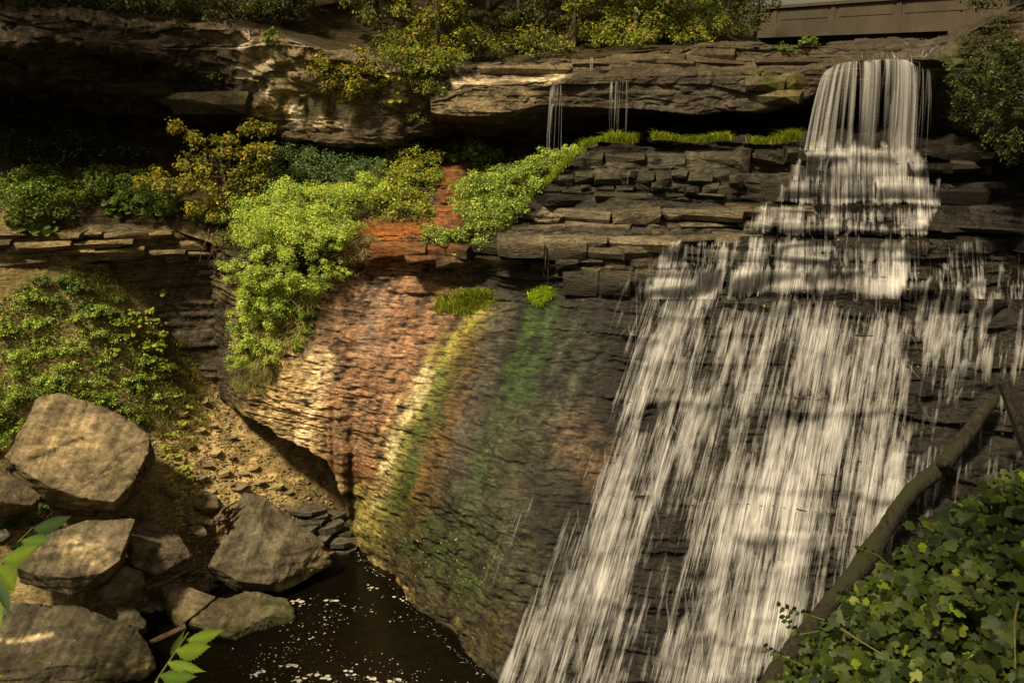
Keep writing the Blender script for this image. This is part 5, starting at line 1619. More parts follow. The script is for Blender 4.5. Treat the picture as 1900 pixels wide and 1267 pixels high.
# ---- young yellow-leaved tree on the bench
def branching_tree(name, base, top, crown, rads, cols, label, cat, group=None, leaf=0.12, per=90, trunk=0.09, limbs=14, seed=1, bark=None):
    r = np.random.default_rng(seed)
    base, top = np.array(base, float), np.array(top, float)
    c, n = crown_points(np.array(crown), rads, per, r, 0.35)
    v, f, cc = leaf_arrays(c, n, leaf * r.uniform(0.65, 1.3, len(c)), np.clip(palette(cols, len(c), r) * np.repeat(1 + 0.2 * r.normal(size=len(rads)), per)[:, None], 0.004, 0.6), r)
    root = thing(name, base, label, cat, group)
    part('crown', mesh_np('crown', v, f, cc), M_LEAF, root)
    bend = (base + top) / 2 + r.normal(size=3) * 0.06 * np.linalg.norm(top - base)
    tp = smooth_path([base - np.array([0, 0, 0.2]), bend, top], 16)
    st = [tube(tp, np.linspace(trunk, trunk * 0.3, 16), 8, seed, 0.2)]
    for k in range(min(limbs, len(crown))):
        e = np.array(crown[int(k * len(crown) / min(limbs, len(crown)))])
        s = tp[r.integers(5, 15)]
        m_ = s * 0.5 + e * 0.5 + np.array([0, 0, 0.08 * np.linalg.norm(e - s)]) + r.normal(size=3) * 0.04
        st.append(tube(smooth_path([s, m_, e], 9), np.linspace(trunk * 0.4, trunk * 0.08, 9), 5))
    part('trunk', tube_mesh('trunk', st), bark or M_BARK, root)
    return root

rr_ = np.random.default_rng(8)
cr, ra = [], []
for px, py, d in [(345, 240, 35.0), (360, 255, 34.8), (470, 232, 35.0), (485, 245, 34.9), (440, 262, 34.8), (400, 265, 34.7), (370, 285, 34.6), (420, 285, 34.5), (460, 285, 34.6), (490, 300, 34.6), (340, 300, 34.4), (300, 320, 34.2), (280, 335, 34.1), (310, 340, 34.0), (350, 330, 34.2), (390, 315, 34.3), (430, 315, 34.3), (470, 325, 34.4), (380, 350, 34.1), (340, 355, 34.0), (420, 345, 34.2), (450, 350, 34.3), (400, 380, 34.0), (360, 375, 34.0), (380, 400, 33.9), (500, 280, 34.8)]:
    for q in range(3):
        cr.append(np.array(P(px + rr_.normal() * 10, py + rr_.normal() * 7, d + rr_.normal() * 0.3))); ra.append(rr_.uniform(0.22, 0.4))
branching_tree('young_tree', place(415, 470)[0], P(405, 290, 34.4), cr, ra, YELLOW[1:] + OLIVE + GREEN[3:], 'small tree with yellowing leaves leaning over the ledge', 'tree', None, 0.15, 62, 0.06, 24, 5)
# bare roots and twigs under it
tw = []
for k in range(14):
    a = P(rr_.uniform(385, 430), rr_.uniform(420, 440), 33.6)
    tw.append(tube(smooth_path([a, a + Vector((rr_.normal() * 0.3, -0.2, -0.4)), a + Vector((rr_.normal() * 0.6, -0.2, -rr_.uniform(0.5, 1.4)))], 8), np.linspace(0.03, 0.008, 8), 4))
link('hanging_roots', tube_mesh('hanging_roots', tw), M_DRIFT, label='bare hanging roots below the yellow-leaved tree', category='roots')

# ---- woods on the rim behind the falls
def rim_tree(px, Y, h, R, cols, label, seed, n=30, leaf=0.17, per=110, low=0.12, name='woodland_tree', group='woods behind the falls'):
    r = np.random.default_rng(seed)
    x = (px - 950) / F_PX * (Y * CA)
    hit = T_HILL.ray_cast(Vector((x, Y, 120)), Vector((0, 0, -1)))[0]
    base = hit if hit is not None else Vector((x, Y, 18))
    b = np.array(base)
    cr, ra = [], []
    for k in range(n):
        t = low + (1 - low) * r.random()
        w = R * (0.45 + 0.55 * math.sin(math.pi * min(1, max(0.05, t)) ** 0.8))
        a = r.uniform(0, 6.283); q = math.sqrt(r.random())
        cr.append(b + np.array([math.cos(a) * w * q, math.sin(a) * w * q, h * t])); ra.append(R * r.uniform(0.2, 0.38))
    return branching_tree(name, b, b + np.array([r.normal() * 0.3, 0, h * 0.95]), cr, ra, cols, label, 'tree', group, leaf, per, 0.05 + h * 0.013, 16, seed)
for k, (px, Y, h, R, cols, lab) in enumerate([
    (520, 40, 5, 1.5, DARKG, 'dark tree at the left end of the woods above the cap cliff'),
    (585, 42, 6, 1.8, WOOD, 'shadowy tree behind the yellow creeper'),
    (650, 44, 7, 1.9, OLIVE[1:4] + WOOD, 'olive tree right behind the yellow creeper'),
    (710, 41, 5, 1.6, WOOD + OLIVE[:1], 'low tree above the streaked end of the cap cliff'),
    (760, 43, 7, 1.9, WOOD, 'tree with a slim trunk above the notch'),
    (815, 40, 4.5, 1.6, OLIVE, 'small yellow-green tree standing over the notch'),
    (860, 42, 6, 1.8, WOOD + OLIVE[:2], 'tree behind the left end of the grey slab'),
    (910, 45, 8, 2.0, DARKG + WOOD, 'tall dark tree behind the middle of the grey slab'),
    (960, 42, 4.6, 1.6, WOOD, 'shady tree over the flat upper slab'),
    (1010, 44, 6, 1.8, OLIVE[1:4] + WOOD, 'olive-leaved tree over the flat upper slab'),
    (1065, 42, 4.6, 1.7, OLIVE, 'yellowish tree above the tiny upper trickle'),
    (1120, 43, 6, 1.8, OLIVE[:3] + LIME[3:4], 'brighter yellow-green tree right of the tiny upper trickle'),
    (1175, 42, 5, 1.8, OLIVE + LIME[3:4], 'glowing yellow-green tree over the right half of the cap slab'),
    (1230, 42, 4.4, 1.7, OLIVE + LIME[3:4], 'bright rounded tree near the bridge end'),
    (1275, 43, 3.6, 1.5, OLIVE[:2] + LIME[3:4], 'last bright tree before the bridge'),
    (1335, 46, 6, 1.7, WOOD, 'dark tree beside the left end of the bridge'),
    (1395, 44, 3.6, 1.3, WOOD + DARKG, 'small thin tree in front of the bridge parapet')]):
    rim_tree(px, Y, h, R, cols, lab, 400 + k, 26 if h < 6 else 34, 0.16, 110 if px < 1390 else 50)
for k in range(16):
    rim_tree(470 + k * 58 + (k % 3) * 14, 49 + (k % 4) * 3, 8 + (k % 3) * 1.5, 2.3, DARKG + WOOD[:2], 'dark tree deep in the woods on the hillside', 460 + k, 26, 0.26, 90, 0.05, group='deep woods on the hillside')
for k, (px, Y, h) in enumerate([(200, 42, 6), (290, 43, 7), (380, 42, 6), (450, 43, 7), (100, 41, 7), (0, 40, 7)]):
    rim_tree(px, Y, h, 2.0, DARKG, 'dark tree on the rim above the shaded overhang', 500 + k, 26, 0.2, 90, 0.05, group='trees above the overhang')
rim_tree(1870, 36, 5, 2.2, DARKG, 'dark tree hanging over the right end of the bridge', 520, 34, 0.17, 90, 0.0)
rim_tree(1960, 34, 6, 2.4, DARKG, 'dark tree at the top right corner', 521, 34, 0.17, 90, 0.0)

# unseen tall trees added on the left rim so their crowns shade the overhang
for k, (x, y, z, h) in enumerate([(-19.5, 31, 17.5, 14), (-21.5, 34, 17, 15), (-17.5, 35, 18, 13), (-23, 33, 17.5, 16)]):
    rr0 = np.random.default_rng(700 + k)
    b = np.array([x, y, z])
    cr = [b + np.array([rr0.normal() * 1.9, rr0.normal() * 1.9, h * rr0.uniform(0.4, 1.0)]) for _ in range(44)]
    branching_tree('rim_tree', b, b + np.array([0.3, 0, h]), cr, rr0.uniform(0.7, 1.3, 44), DARKG, 'unseen tall shade tree on the left rim of the gorge, ' + ['second from the overhang', 'third from the overhang', 'nearest the overhang', 'farthest from the overhang'][k], 'tree', 'unseen shade trees on the left rim', 0.34, 60, 0.25, 20, 700 + k)

# unseen trees added to shade the vines and the near left rocks
def shade_tree(b, pts, R, n, label, group, seed, trunk=0.2, top=None):
    rr0 = np.random.default_rng(seed)
    c0, c1 = np.array(pts[0], float), np.array(pts[1], float)
    cr = [c0 + (c1 - c0) * rr0.random(3) for _ in range(n)]
    branching_tree('rim_tree', b, top if top is not None else (c0 + c1) / 2, cr, rr0.uniform(R * 0.7, R * 1.2, n), GREEN, label, 'tree', group, 0.16, 110, trunk, 16, seed)
shade_tree((7.5, 3.0, 12.0), ((-0.5, 3.2, 19.4), (6.5, 8.5, 22.5)), 0.55, 46, 'unseen leafy tree added beside the viewer to shade the vines', None, 801, 0.16, (5.2, 4.2, 20.5))
shade_tree((-19.0, 15.5, 13.0), ((-21.5, 12.0, 17.5), (-15.5, 18.0, 25.0)), 0.8, 46, 'unseen bushy tree added on the near left bank for its shade', 'unseen shade trees on the near left bank', 802, 0.25)
# ---- grass
def grass_patch(points, n, h, cols, name='grass', label='', droop=0.5, width=0.012, seed=1):
    r = np.random.default_rng(seed)
    pts = np.array(points, float)
    k = r.integers(0, len(pts), n)
    b = pts[k] + r.normal(size=(n, 3)) * np.array([0.07, 0.07, 0.01])
    hh = h * r.uniform(0.4, 1.2, n)[:, None] * (1 + 0.75 * vnoise(b * 1.7, seed))[:, None]
    lean = r.normal(size=(n, 3)) * np.array([0.45, 0.3, 0]) + np.array([0, -0.35, 0])
    up = np.array([0, 0, 1.0])
    m_ = b + up * hh * 0.6 + lean * hh * 0.35
    t = b + up * hh * (1 - droop * 0.5) + lean * hh * (0.7 + droop)
    w = np.array([1.0, 0.1, 0]) * width * (h / 0.3) ** 0.3
    v = np.stack([b - w, b + w, m_ + w * 0.8, m_ - w * 0.8, t], 1)
    V = v.reshape(-1, 3)
    i = np.arange(n)[:, None] * 5
    F3 = np.concatenate([i + np.array([0, 1, 2]), i + np.array([0, 2, 3]), i + np.array([3, 2, 4])])
    col = np.repeat(np.concatenate([palette(cols, n, r), np.ones((n, 1))], 1), 5, axis=0)
    return link(name, mesh_np(name, V, F3, col), M_LEAF, kind='stuff', label=label)
def hits(poly, n, seed, tree=None):
    r = random.Random(seed)
    out = []
    for x, y in inside(poly, n, r):
        loc, nor = shoot(tree or T_ROCK, x, y)
        if loc is not None:
            out.append(tuple(loc))
    return out
GR = [(0.20, 0.27, 0.02), (0.25, 0.32, 0.025), (0.12, 0.18, 0.014), (0.32, 0.31, 0.04)]
pts = [tuple(P(x, np.interp(x, [1075, 1110, 1300, 1480], [282, 264, 262, 266]) + 3 * math.sin(x * 0.05), np.interp(x, [1075, 1480], [33.1, 32.7]) + q + 0.2 * math.sin(x * 0.021))) for x in np.linspace(1080, 1478, 260) for q in (0, 0.3, 0.6)]
pts = [p for p in pts if vnoise(np.array([[p[0] * 1.3, 0.5, p[1]]]), 14)[0] > -0.15]
grass_patch(pts, 3000, 0.34, GR, label='bright green grass fringe on the ledge under the cap slab', seed=2)
pts = [tuple(P(x, np.interp(x, [985, 1030, 1075], [372, 325, 283]), 32.9 - 0.1)) for x in np.linspace(985, 1078, 60)]
grass_patch(pts, 1800, 0.3, LIME, label='pale grass edging the terraces', seed=3)
grass_patch(hits([(812, 550), (905, 545), (922, 560), (880, 585), (812, 582)], 240, 5, T_LAND), 1700, 0.36, [(0.26, 0.34, 0.025), (0.32, 0.36, 0.04), (0.18, 0.26, 0.02), (0.4, 0.34, 0.09)], label='grass tuft growing on the buttress under the ledge', droop=0.6, seed=4)
grass_patch(hits([(985, 545), (1020, 535), (1022, 555), (995, 575)], 100, 6, T_LAND), 800, 0.3, [(0.34, 0.44, 0.025), (0.26, 0.36, 0.02)], label='vivid grass tuft beside the ledge corner', droop=0.9, seed=5)
grass_patch(hits([(520, 540), (590, 530), (570, 640), (480, 690), (450, 660)], 300, 7, T_LAND), 2400, 0.34, [(0.40, 0.33, 0.14), (0.3, 0.28, 0.07), (0.44, 0.36, 0.18), (0.2, 0.24, 0.04)], label='dry hanging grass on the buttress corner', droop=1.6, seed=6)
grass_patch(hits([(430, 690), (520, 680), (500, 730), (440, 730)], 80, 8, T_LAND), 900, 0.3, [(0.26, 0.21, 0.09), (0.14, 0.15, 0.03)], label='sparse dry grass low on the buttress corner', droop=1.4, seed=7)
grass_patch(hits([(250, 620), (340, 620), (350, 740), (300, 820), (250, 780)], 420, 9, T_LAND), 5200, 0.22, [(0.16, 0.14, 0.035), (0.10, 0.12, 0.02), (0.22, 0.18, 0.06)], label='thin yellow-green grass on the scree slope', droop=0.8, seed=8)
grass_patch(hits([(640, 450), (700, 440), (660, 520), (640, 520)], 40, 10, T_LAND), 500, 0.35, [(0.3, 0.24, 0.12), (0.2, 0.18, 0.06)], label='dry grass beside the orange shelf', droop=1.6, seed=9)
grass_patch(hits([(130, 500), (220, 500), (230, 560), (130, 540)], 160, 11, T_LAND), 2000, 0.28, [(0.16, 0.15, 0.03), (0.1, 0.11, 0.02)], label='dull grass at the foot of the left shale wall', droop=0.9, seed=10)
# low ground cover between the shrubs of the left slope
pts = np.array(hits(SL, 2600, 12, T_LAND)); n_ = len(pts)
r = np.random.default_rng(5)
k = r.integers(0, n_, 11000)
c = pts[k] + r.normal(size=(11000, 3)) * np.array([0.12, 0.12, 0.05]) + np.array([0, 0, 0.1])
v, f, cc = leaf_arrays(c, np.array([-0.1, -0.3, 0.9]) + 0.5 * r.normal(size=(11000, 3)), 0.07 * r.uniform(0.6, 1.3, 11000), palette(GREEN + LIME[1:], 11000, r), r)
link('ground_cover', mesh_np('ground_cover', v, f, cc), M_LEAF, kind='stuff', label='low leafy ground cover on the left slope')
pts = np.array(hits([(440, 380), (700, 350), (900, 300), (1040, 290), (960, 400), (900, 460), (800, 430), (640, 440), (560, 490), (450, 480)], 2600, 13, T_LAND)); n_ = len(pts)
k = r.integers(0, n_, 12000)
c = pts[k] + r.normal(size=(12000, 3)) * np.array([0.12, 0.12, 0.06]) + np.array([0, 0, 0.1])
px_, py_ = pix(c)
keep = ~((np.abs(py_ - 432) < 22) & (px_ > 645) & (px_ < 805)) & ~((np.abs(px_ - 840) < 34) & (py_ > 295) & (py_ < 425))
c = c[keep]
v, f, cc = leaf_arrays(c, np.array([-0.1, -0.3, 0.9]) + 0.5 * r.normal(size=(len(c), 3)), 0.075 * r.uniform(0.6, 1.3, len(c)), palette(GREEN + LIME, len(c), r), r)
link('ground_cover', mesh_np('ground_cover', v, f, cc), M_LEAF, kind='stuff', label='low leafy ground cover on the bench below the cap rock')
# fallen leaves
def litter(poly, n, seed, size, cols, label, tree=None, lift=0.015):
    rr = np.random.default_rng(seed)
    r0 = random.Random(seed)
    c, nn = [], []
    for x, y in inside(poly, n, r0):
        loc, nor = shoot(tree or T_LAND, x, y)
        if loc is not None:
            c.append(tuple(loc + nor * lift)); nn.append(tuple(nor))
    c, nn = np.array(c), np.array(nn)
    v, f, cc = leaf_arrays(c, nn + 0.25 * rr.normal(size=nn.shape), size * rr.uniform(0.6, 1.3, len(c)), palette(cols, len(c), rr), rr, 0.7, 0.1)
    link('fallen_leaves', mesh_np('fallen_leaves', v, f, cc), M_LEAF, kind='stuff', label=label)
AUT = [(0.42, 0.17, 0.03), (0.45, 0.26, 0.05), (0.33, 0.10, 0.03), (0.42, 0.32, 0.14), (0.28, 0.14, 0.05)]
litter([(470, 720), (720, 540), (900, 590), (780, 760), (720, 1000), (640, 880)], 420, 1, 0.055, AUT, 'orange fallen leaves stuck to the buttress')
litter([(660, 960), (800, 960), (920, 1050), (880, 1120), (760, 1080)], 90, 2, 0.06, AUT, 'orange leaves on the mossy foot of the buttress')
litter([(300, 660), (350, 700), (480, 840), (600, 910), (520, 930), (300, 900)], 620, 3, 0.055, AUT + [(0.3, 0.25, 0.16)], 'fallen leaves and chips on the scree')
grass_patch(hits([(290, 640), (360, 660), (400, 760), (360, 850), (300, 840)], 300, 15, T_LAND), 3000, 0.2, [(0.24, 0.21, 0.04), (0.16, 0.19, 0.025), (0.32, 0.26, 0.07)], label='yellow grass wisps down the middle of the scree', droop=0.9, seed=15)
broad_plants([(310, 700, .25), (325, 740, .22), (300, 760, .25), (340, 790, .2), (315, 810, .22), (350, 760, .18)], 'small yellow-green plant rooted in the scree slope', 'small plants on the scree', YG, 0.10, 44)
litter([(655, 425), (800, 420), (790, 445), (650, 445)], 60, 4, 0.06, AUT, 'fallen leaves on the orange shelf', T_ROCK)
litter([(1000, 380), (1900, 385), (1900, 560), (1350, 900), (1000, 560)], 90, 5, 0.06, AUT, 'scattered yellow leaves on the wet terraces', T_ROCK, 0.05)
T_BLD = bvh_of(BOULDER_V, BOULDER_F)
litter([(10, 730), (290, 730), (620, 940), (560, 1190), (20, 1260)], 120, 6, 0.05, AUT + [(0.36, 0.3, 0.2)], 'small fallen leaves on the boulders', T_BLD)
# foam on the pool
def foam():
    r = np.random.default_rng(4)
    V, Fc, off = [], [], 0
    def blob(x, y, s):
        nonlocal off
        k = 7
        th = np.linspace(0, 2 * math.pi, k, endpoint=False)
        rad = s * r.uniform(0.55, 1.25, k)
        V.append(np.stack([x + np.cos(th) * rad * 1.35, y + np.sin(th) * rad, np.full(k, 0.006)], 1))
        Fc.append(np.arange(k) + off); off += k
    lines = [[(520, 1150), (545, 1110), (620, 1115), (700, 1125), (780, 1150), (830, 1160)], [(545, 1180), (600, 1150), (640, 1130)], [(500, 1230), (560, 1200), (640, 1210), (720, 1230), (800, 1262)],
             [(430, 1215), (520, 1240), (600, 1262), (700, 1268)], [(440, 1262), (560, 1275), (680, 1262), (840, 1275)], [(545, 1110), (560, 1160), (520, 1220), (470, 1262)]]
    for ln in lines:
        ln = np.array(ln, float)
        for _ in range(80):
            t = r.random() * (len(ln) - 1); i = int(t)
            x, y = ln[i] + (ln[i + 1] - ln[i]) * (t - i) + r.normal(size=2) * np.array([26, 13])
            q = PZ(x, y, 0)
            blob(q.x, q.y, abs(r.normal()) * 0.012 + 0.004)
    for x, y in [(690, 1090), (740, 1110), (520, 1120), (560, 1262), (600, 1256), (650, 1250), (690, 1258), (730, 1262), (540, 1232), (700, 1268), (480, 1250), (610, 1115), (550, 1115)]:
        for _ in range(5):
            q = PZ(x + r.normal() * 9, y + r.normal() * 3, 0)
            blob(q.x, q.y, r.uniform(0.03, 0.085))
    # rim of foam along the foot of the cliff
    for t in np.linspace(0, 1, 130):
        bx = np.array([(665, 1022), (690, 1044), (720, 1066), (780, 1132), (850, 1204), (905, 1248)], float)
        u = t * 5; i = min(4, int(u))
        x, y = bx[i] + (bx[i + 1] - bx[i]) * (u - i) + r.normal(size=2) * 4 + np.array([-7, 5])
        q = PZ(x, y, 0)
        blob(q.x, q.y, abs(r.normal()) * 0.010 + 0.003)
    me = bpy.data.meshes.new('foam')
    me.from_pydata(np.concatenate(V).tolist(), [], [f.tolist() for f in Fc]); me.update()
    m, n, l, b = new_mat('foam')
    b.inputs['Base Color'].default_value = (0.34, 0.30, 0.24, 1); b.inputs['Roughness'].default_value = 0.8
    link('foam', me, m, kind='stuff', label='white foam flecks drifting on the dark pool')
foam()
# ================================================================ NEAR VINES AND TWIGS
def lobed_leaf(seed, L=1.0):
    """grape leaf: a lobed, toothed disc folded along its midrib, stalk at the origin, tip at +y"""
    r = random.Random(seed)
    rim = []
    lobes = [(0, 1.0), (55, 0.92), (108, 0.82), (150, 0.66)]
    n = 13
    for s in (1, -1):
        half = []
        for k in range(n):
            a = 168 * k / (n - 1)
            rad = max(0.5, max(w * math.exp(-((a - c) / 30.0) ** 2) for c, w in lobes), 0.80 * (1 - a / 420))
            rad *= 1 + (0.07 if k % 2 else -0.05) + r.uniform(-0.04, 0.04)
            half.append((s * math.sin(math.radians(a)) * rad * 0.62, 0.38 + math.cos(math.radians(a)) * rad * 0.62))
        rim.append(half)
    pts = rim[0] + rim[1][::-1][1:-1]
    curl, fold = r.uniform(0.05, 0.22), r.uniform(0.1, 0.3)
    V = [(0, 0.38, 0.0)] + [(x, y, -abs(x) * fold * 0.6 + 0.02 * math.sin(7 * x + seed) - curl * (y - 0.38) ** 2) for x, y in pts]
    k = len(pts)
    F_ = [(0, 1 + i, 1 + (i + 1) % k) for i in range(k)]
    return np.array(V) * L, F_

VINE = [(0.022, 0.034, 0.006), (0.030, 0.044, 0.007), (0.016, 0.026, 0.006), (0.038, 0.052, 0.008), (0.025, 0.038, 0.008), (0.048, 0.062, 0.009)]
BRIGHT = [(0.085, 0.12, 0.010), (0.11, 0.13, 0.012)]
M_VLEAF = leaf_material('vine_leaf', 0.25, 0.14, 0.5)
LEAF_ME = []
for k in range(16):
    V, F_ = lobed_leaf(k)
    me = bpy.data.meshes.new('leaf'); me.from_pydata(V.tolist(), [], F_); me.update()
    c = np.array(VINE[k % 6] if k < 13 else BRIGHT[k % 2]) * [0.55, 1.0, 1.35, 0.8][k % 4]
    tip = np.ones((len(V), 1)); 
    cc = np.concatenate([np.tile(c, (len(V), 1)) * (1 + 0.12 * np.random.default_rng(k).normal(size=(len(V), 1))), tip], 1)
    set_col(me, np.clip(cc, 0.003, 1)); me.materials.append(M_VLEAF)
    me.polygons.foreach_set('use_smooth', np.ones(len(me.polygons), bool))
    LEAF_ME.append(me)

EDGE = [(1410, 1310), (1458, 1240), (1505, 1180), (1550, 1130), (1605, 1080), (1650, 1040), (1700, 992), (1760, 945), (1830, 900), (1900, 872), (2040, 830)]
ex, ey = np.array(EDGE, float).T
def vine_depth(px, py):
    top = np.interp(px, ex, ey)
    t = np.clip((py - top) / 420.0, 0, 1)
    base = np.interp(px, [1380, 1600, 1900, 2040], [9.6, 9.8, 10.6, 10.8])
    return base - 3.4 * t ** 0.8
# the bank the vines grow on
bp = np.linspace(1330, 2140, 70)
rows = []
for t in np.linspace(0, 1, 40):
    top = np.interp(bp, ex, ey) + 46
    py = top + t * 520
    rows.append(PN(bp, py, vine_depth(bp, py) + 0.55 + 0.0 * t))
bk = np.array(rows)
back = bk[:1] + np.array([0.3, 1.2, -2.5]); back2 = bk[:1] + np.array([0.4, 1.6, -9.0])
bk = np.concatenate([back2, back, bk])
bk[..., 2] += 0.08 * fbm(bk * 2, 3, 5)
link('bank', mesh_np('bank', bk, grid_faces(*bk.shape[:2]), paint(bk, (0.022, 0.018, 0.01), [], 0.0), True), M_GROUND, kind='structure', label='dark earth bank under the vines at the right')

VT = thing('grapevine_thicket', P(1700, 1200, 9.2), 'dense thicket of grapevine leaves filling the bottom right corner', 'vines')
VTI = Matrix.Translation(-Vector(VT.location))
r = random.Random(99)
cand = []
while len(cand) < 4800:
    x, y = r.uniform(1400, 2010), r.uniform(840, 1330)
    top = float(np.interp(x, ex, ey))
    if y < top - 4 + r.uniform(-14, 22):
        continue
    d = float(vine_depth(x, y)) + abs(r.gauss(0, 0.32)) - 0.1 + 0.42 * float(vnoise(np.array([[x / 60.0, y / 50.0, 1.5]]), 8)[0])
    if vnoise(np.array([[x / 34.0, y / 30.0, 4.5]]), 18)[0] < -0.42 and r.random() < 0.8:
        continue
    p = P(x, y, d)
    edge = (y - top) < 60 and x < 1650
    s = r.choice([r.uniform(0.055, 0.11), r.uniform(0.10, 0.17), r.uniform(0.14, 0.22)]) * (0.6 if edge and r.random() < 0.75 else 1) * (d / 9.0) ** 0.3
    if r.random() < 0.06:
        s *= 1.35
    k = r.randrange(13) if r.random() > 0.035 + (0.14 if 1500 < x < 1680 and 1020 < y < 1120 else 0) else 13 + r.randrange(3)
    nrm = Vector((r.gauss(-0.2, 0.45), r.gauss(-0.55, 0.4), r.gauss(0.62, 0.34))).normalized()
    dn = Vector((r.gauss(0, 0.6), r.gauss(-0.2, 0.3), r.gauss(-0.9, 0.3)))
    yv = (dn - nrm * dn.dot(nrm)).normalized()
    xv = yv.cross(nrm)
    M_ = Matrix(((xv.x, yv.x, nrm.x, p.x), (xv.y, yv.y, nrm.y, p.y), (xv.z, yv.z, nrm.z, p.z), (0, 0, 0, 1))) @ Matrix.Scale(s, 4)
    inframe = x < 1900 and y < 1267
    cand.append((s * F_PX / d * (1 if inframe else 0) - 18 * max(0, d - float(vine_depth(x, y))), k, M_))
cand.sort(key=lambda q: -q[0])
for s_, k, M_ in cand[:300]:
    o = bpy.data.objects.new('leaf', LEAF_ME[k]); COL.objects.link(o)
    o.parent = VT; o.matrix_parent_inverse = VTI; o.matrix_basis = M_
vs, fs, cs, off = [], [], [], 0
arr = []
for me in LEAF_ME:
    v, t = me_arrays(me)
    c = np.empty(len(me.vertices) * 4, np.float32); me.color_attributes['Col'].data.foreach_get('color', c)
    arr.append((v, t, c.reshape(-1, 4)))
for s_, k, M_ in cand[300:]:
    v, t, c = arr[k]
    m = np.array(M_)
    vs.append(v @ m[:3, :3].T + m[:3, 3]); fs.append(t + off); cs.append(c * np.array([1, 1, 1, 1])); off += len(v)
me = mesh_np('leaves', np.concatenate(vs), np.concatenate(fs), np.concatenate(cs), True)
part('leaves', me, M_VLEAF, VT, kind='stuff')
M_STEM = bark_material('green_stem', (0.05, 0.055, 0.015), (0.11, 0.10, 0.03), 12)
for a in [[(1890, 1115, 8.0), (1882, 1150, 7.7), (1884, 1240, 7.2)], [(1740, 1170, 8.4), (1765, 1145, 8.5), (1795, 1130, 8.6)], [(1560, 1165, 8.8), (1590, 1185, 8.6), (1640, 1215, 8.3)], [(1810, 1055, 9.0), (1850, 1042, 9.0), (1880, 1030, 9.1)], [(1690, 1085, 9.0), (1720, 1110, 8.8), (1712, 1150, 8.5)]]:
    part('vine_stem', tube_mesh('vine_stem', [tube(smooth_path([P(*q) for q in a], 14), np.linspace(0.014, 0.008, 14), 6)]), M_STEM, VT)

# ---- thin sprays of small leaves reaching out over the water
def oval_leaf(n=5, w=0.42, serr=0.0, seed=0, droop=0.25, fold=0.25):
    """leaf along +y, half-width w/2, folded on the midrib; returns verts, quads/tris"""
    r = random.Random(seed)
    V, F_ = [], []
    for i in range(n + 1):
        t = i / n
        hw = w * 0.5 * (math.sin(math.pi * min(1, t ** 0.66)) ** 1.3 if 0 < t < 1 else 0.01)
        hw *= 1 + (serr if i % 2 else -serr)
        z = -droop * t * t
        V += [(-hw, t, z + fold * hw), (0, t, z), (hw, t, z + fold * hw)]
    for i in range(n):
        a, b = 3 * i, 3 * i + 3
        F_ += [(a, a + 1, b + 1, b), (a + 1, a + 2, b + 2, b + 1)]
    return V, F_
def single_leaf(name, parent, inv, base, tip, side, w, col, seed, n=5, serr=0.0, droop=0.2, fold=0.25, mat=None):
    V, F_ = oval_leaf(n, w, serr, seed, droop, fold)
    me = bpy.data.meshes.new(name); me.from_pydata(V, [], F_); me.update()
    rr = np.random.default_rng(seed)
    vein = np.array([1.5 if i % 3 == 1 else (0.72 if (i // 3) % 2 else 1.05) for i in range(len(V))])[:, None]
    set_col(me, np.concatenate([np.tile(col, (len(V), 1)) * vein * (1 + 0.06 * rr.normal(size=(len(V), 1))), np.ones((len(V), 1))], 1))
    me.polygons.foreach_set('use_smooth', np.ones(len(me.polygons), bool))
    o = link(name, me, mat or M_VLEAF, parent)
    yv = tip - base; L = yv.length; yv.normalize()
    xv = (side - yv * side.dot(yv)).normalized(); zv = xv.cross(yv)
    o.matrix_parent_inverse = inv
    o.matrix_basis = Matrix(((xv.x, yv.x, zv.x, base.x), (xv.y, yv.y, zv.y, base.y), (xv.z, yv.z, zv.z, base.z), (0, 0, 0, 1))) @ Matrix.Scale(L, 4)
    return o
def spray(path, label, seed, nl=9, size=0.085, cols=VINE):
    pts = smooth_path([P(*q) for q in path], 24)
    root = thing('leafy_spray', Vector(pts[0]), label, 'twig', 'sprays at the edge of the vines')
    inv = Matrix.Translation(-Vector(pts[0]))
    st = link('stem', tube_mesh('stem', [tube(pts, np.linspace(0.008, 0.004, 24), 5)]), M_STEM, root); st.matrix_parent_inverse = inv
    r = random.Random(seed)
    for k in range(nl):
        i = 5 + int(18 * k / nl)
        b = Vector(pts[i]); t = Vector(pts[min(23, i + 1)]) - Vector(pts[i - 1]); t.normalize()
        sd = Vector((t.z, 0, -t.x)) * (1 if k % 2 else -1)
        tip = b + (sd * 0.8 + t * 0.55 + Vector((0, -0.2, 0))).normalized() * size * r.uniform(0.7, 1.2)
        single_leaf('leaf', root, inv, b, tip, Vector((0, -1, 0.4)).cross(tip - b), 0.6, r.choice(cols), seed * 31 + k)
spray([(1530, 1150, 9.3), (1500, 1140, 9.4), (1470, 1132, 9.4), (1440, 1122, 9.5)], 'thin leafy spray reaching left over the log, upper one', 1, 10)
spray([(1520, 1170, 9.2), (1480, 1178, 9.3), (1462, 1155, 9.3), (1455, 1140, 9.3)], 'short dark leafy spray hanging under the upper spray', 2, 9)
spray([(1500, 1240, 9.0), (1460, 1220, 9.1), (1435, 1210, 9.2), (1415, 1198, 9.2)], 'lowest leafy spray at the foot of the log', 3, 10)
spray([(1660, 1060, 9.6), (1630, 1030, 9.7), (1605, 1020, 9.7), (1590, 1018, 9.8)], 'small leafy spray crossing the log at its middle', 4, 9)
spray([(1600, 1120, 9.4), (1575, 1108, 9.5), (1550, 1102, 9.5)], 'small leafy spray lying on the log below the middle', 5, 8, 0.10)

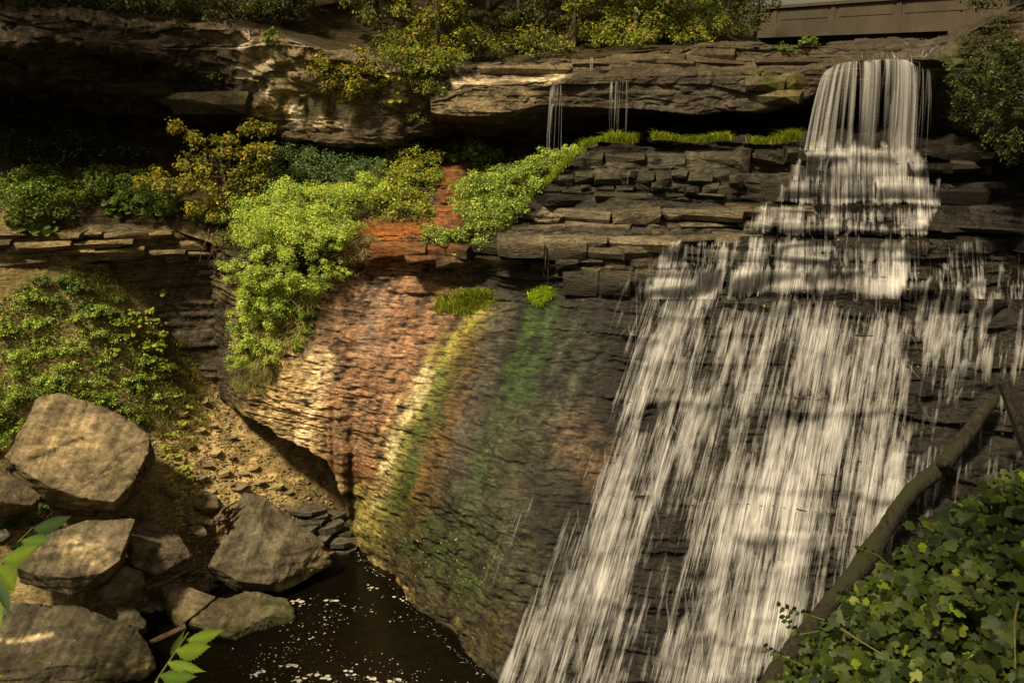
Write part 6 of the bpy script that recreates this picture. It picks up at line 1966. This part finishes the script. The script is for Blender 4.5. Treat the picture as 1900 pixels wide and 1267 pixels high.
# ---- twigs close to the camera
def near_twig(label, stem, leaves, seed):
    pts = smooth_path([P(*q) for q in stem], 20)
    root = thing('leafy_twig', Vector(pts[0]), label, 'twig')
    inv = Matrix.Translation(-Vector(pts[0]))
    st = link('stem', tube_mesh('stem', [tube(pts, np.linspace(0.006, 0.003, 20), 6)]), M_STEM, root); st.matrix_parent_inverse = inv
    for k, (b, t, sd, w, col) in enumerate(leaves):
        single_leaf('leaf', root, inv, P(*b), P(*t), Vector(sd), w * 0.72, col, seed * 17 + k, 22, 0.13, 0.16, 0.3)
gl, gm, gd = (0.06, 0.09, 0.008), (0.038, 0.065, 0.008), (0.016, 0.03, 0.007)
near_twig('bright toothed leaves on a twig at the left edge, close to the viewer',
    [(-30, 1110, 3.0), (0, 1050, 3.1), (30, 1010, 3.2), (62, 978, 3.3)],
    [((60, 980, 3.3), (152, 964, 3.2), (0.1, 0.8, 0.7), 0.36, gd), ((40, 1002, 3.2), (108, 1008, 3.1), (0.2, 0.8, 0.6), 0.42, gm), ((4, 1038, 3.1), (92, 1016, 3.0), (0, 0.75, 0.7), 0.42, gl),
     ((-4, 1052, 3.0), (52, 1100, 2.8), (0.5, 0.2, 0.8), 0.42, gl), ((-12, 1070, 3.0), (30, 1146, 2.9), (0.8, 0.1, 0.4), 0.36, gd), ((-20, 1100, 3.0), (12, 1170, 2.9), (0.8, 0.1, 0.3), 0.42, gl), ((-60, 1250, 2.9), (26, 1256, 2.8), (0.1, 0.6, 0.8), 0.4, gl), ((20, 1020, 3.15), (66, 992, 3.25), (0.2, 0.9, 0.5), 0.3, gd)], 1)
near_twig('toothed green leaves on a twig poking up from the bottom edge',
    [(262, 1330, 3.0), (290, 1262, 3.1), (322, 1215, 3.15), (350, 1172, 3.2)],
    [((346, 1186, 3.2), (432, 1174, 3.1), (0.0, 0.85, 0.55), 0.34, gl), ((326, 1206, 3.15), (410, 1206, 3.0), (0.1, 0.8, 0.6), 0.36, gl), ((310, 1228, 3.1), (392, 1252, 3.0), (0.2, 0.8, 0.6), 0.30, gl), ((296, 1252, 3.1), (384, 1262, 2.95), (0.1, 0.8, 0.6), 0.30, gm), ((316, 1214, 3.15), (345, 1168, 3.2), (0.7, 0.5, 0.4), 0.4, gm), ((292, 1262, 3.05), (272, 1290, 3.0), (0.7, 0.5, 0.4), 0.5, gl)], 2)
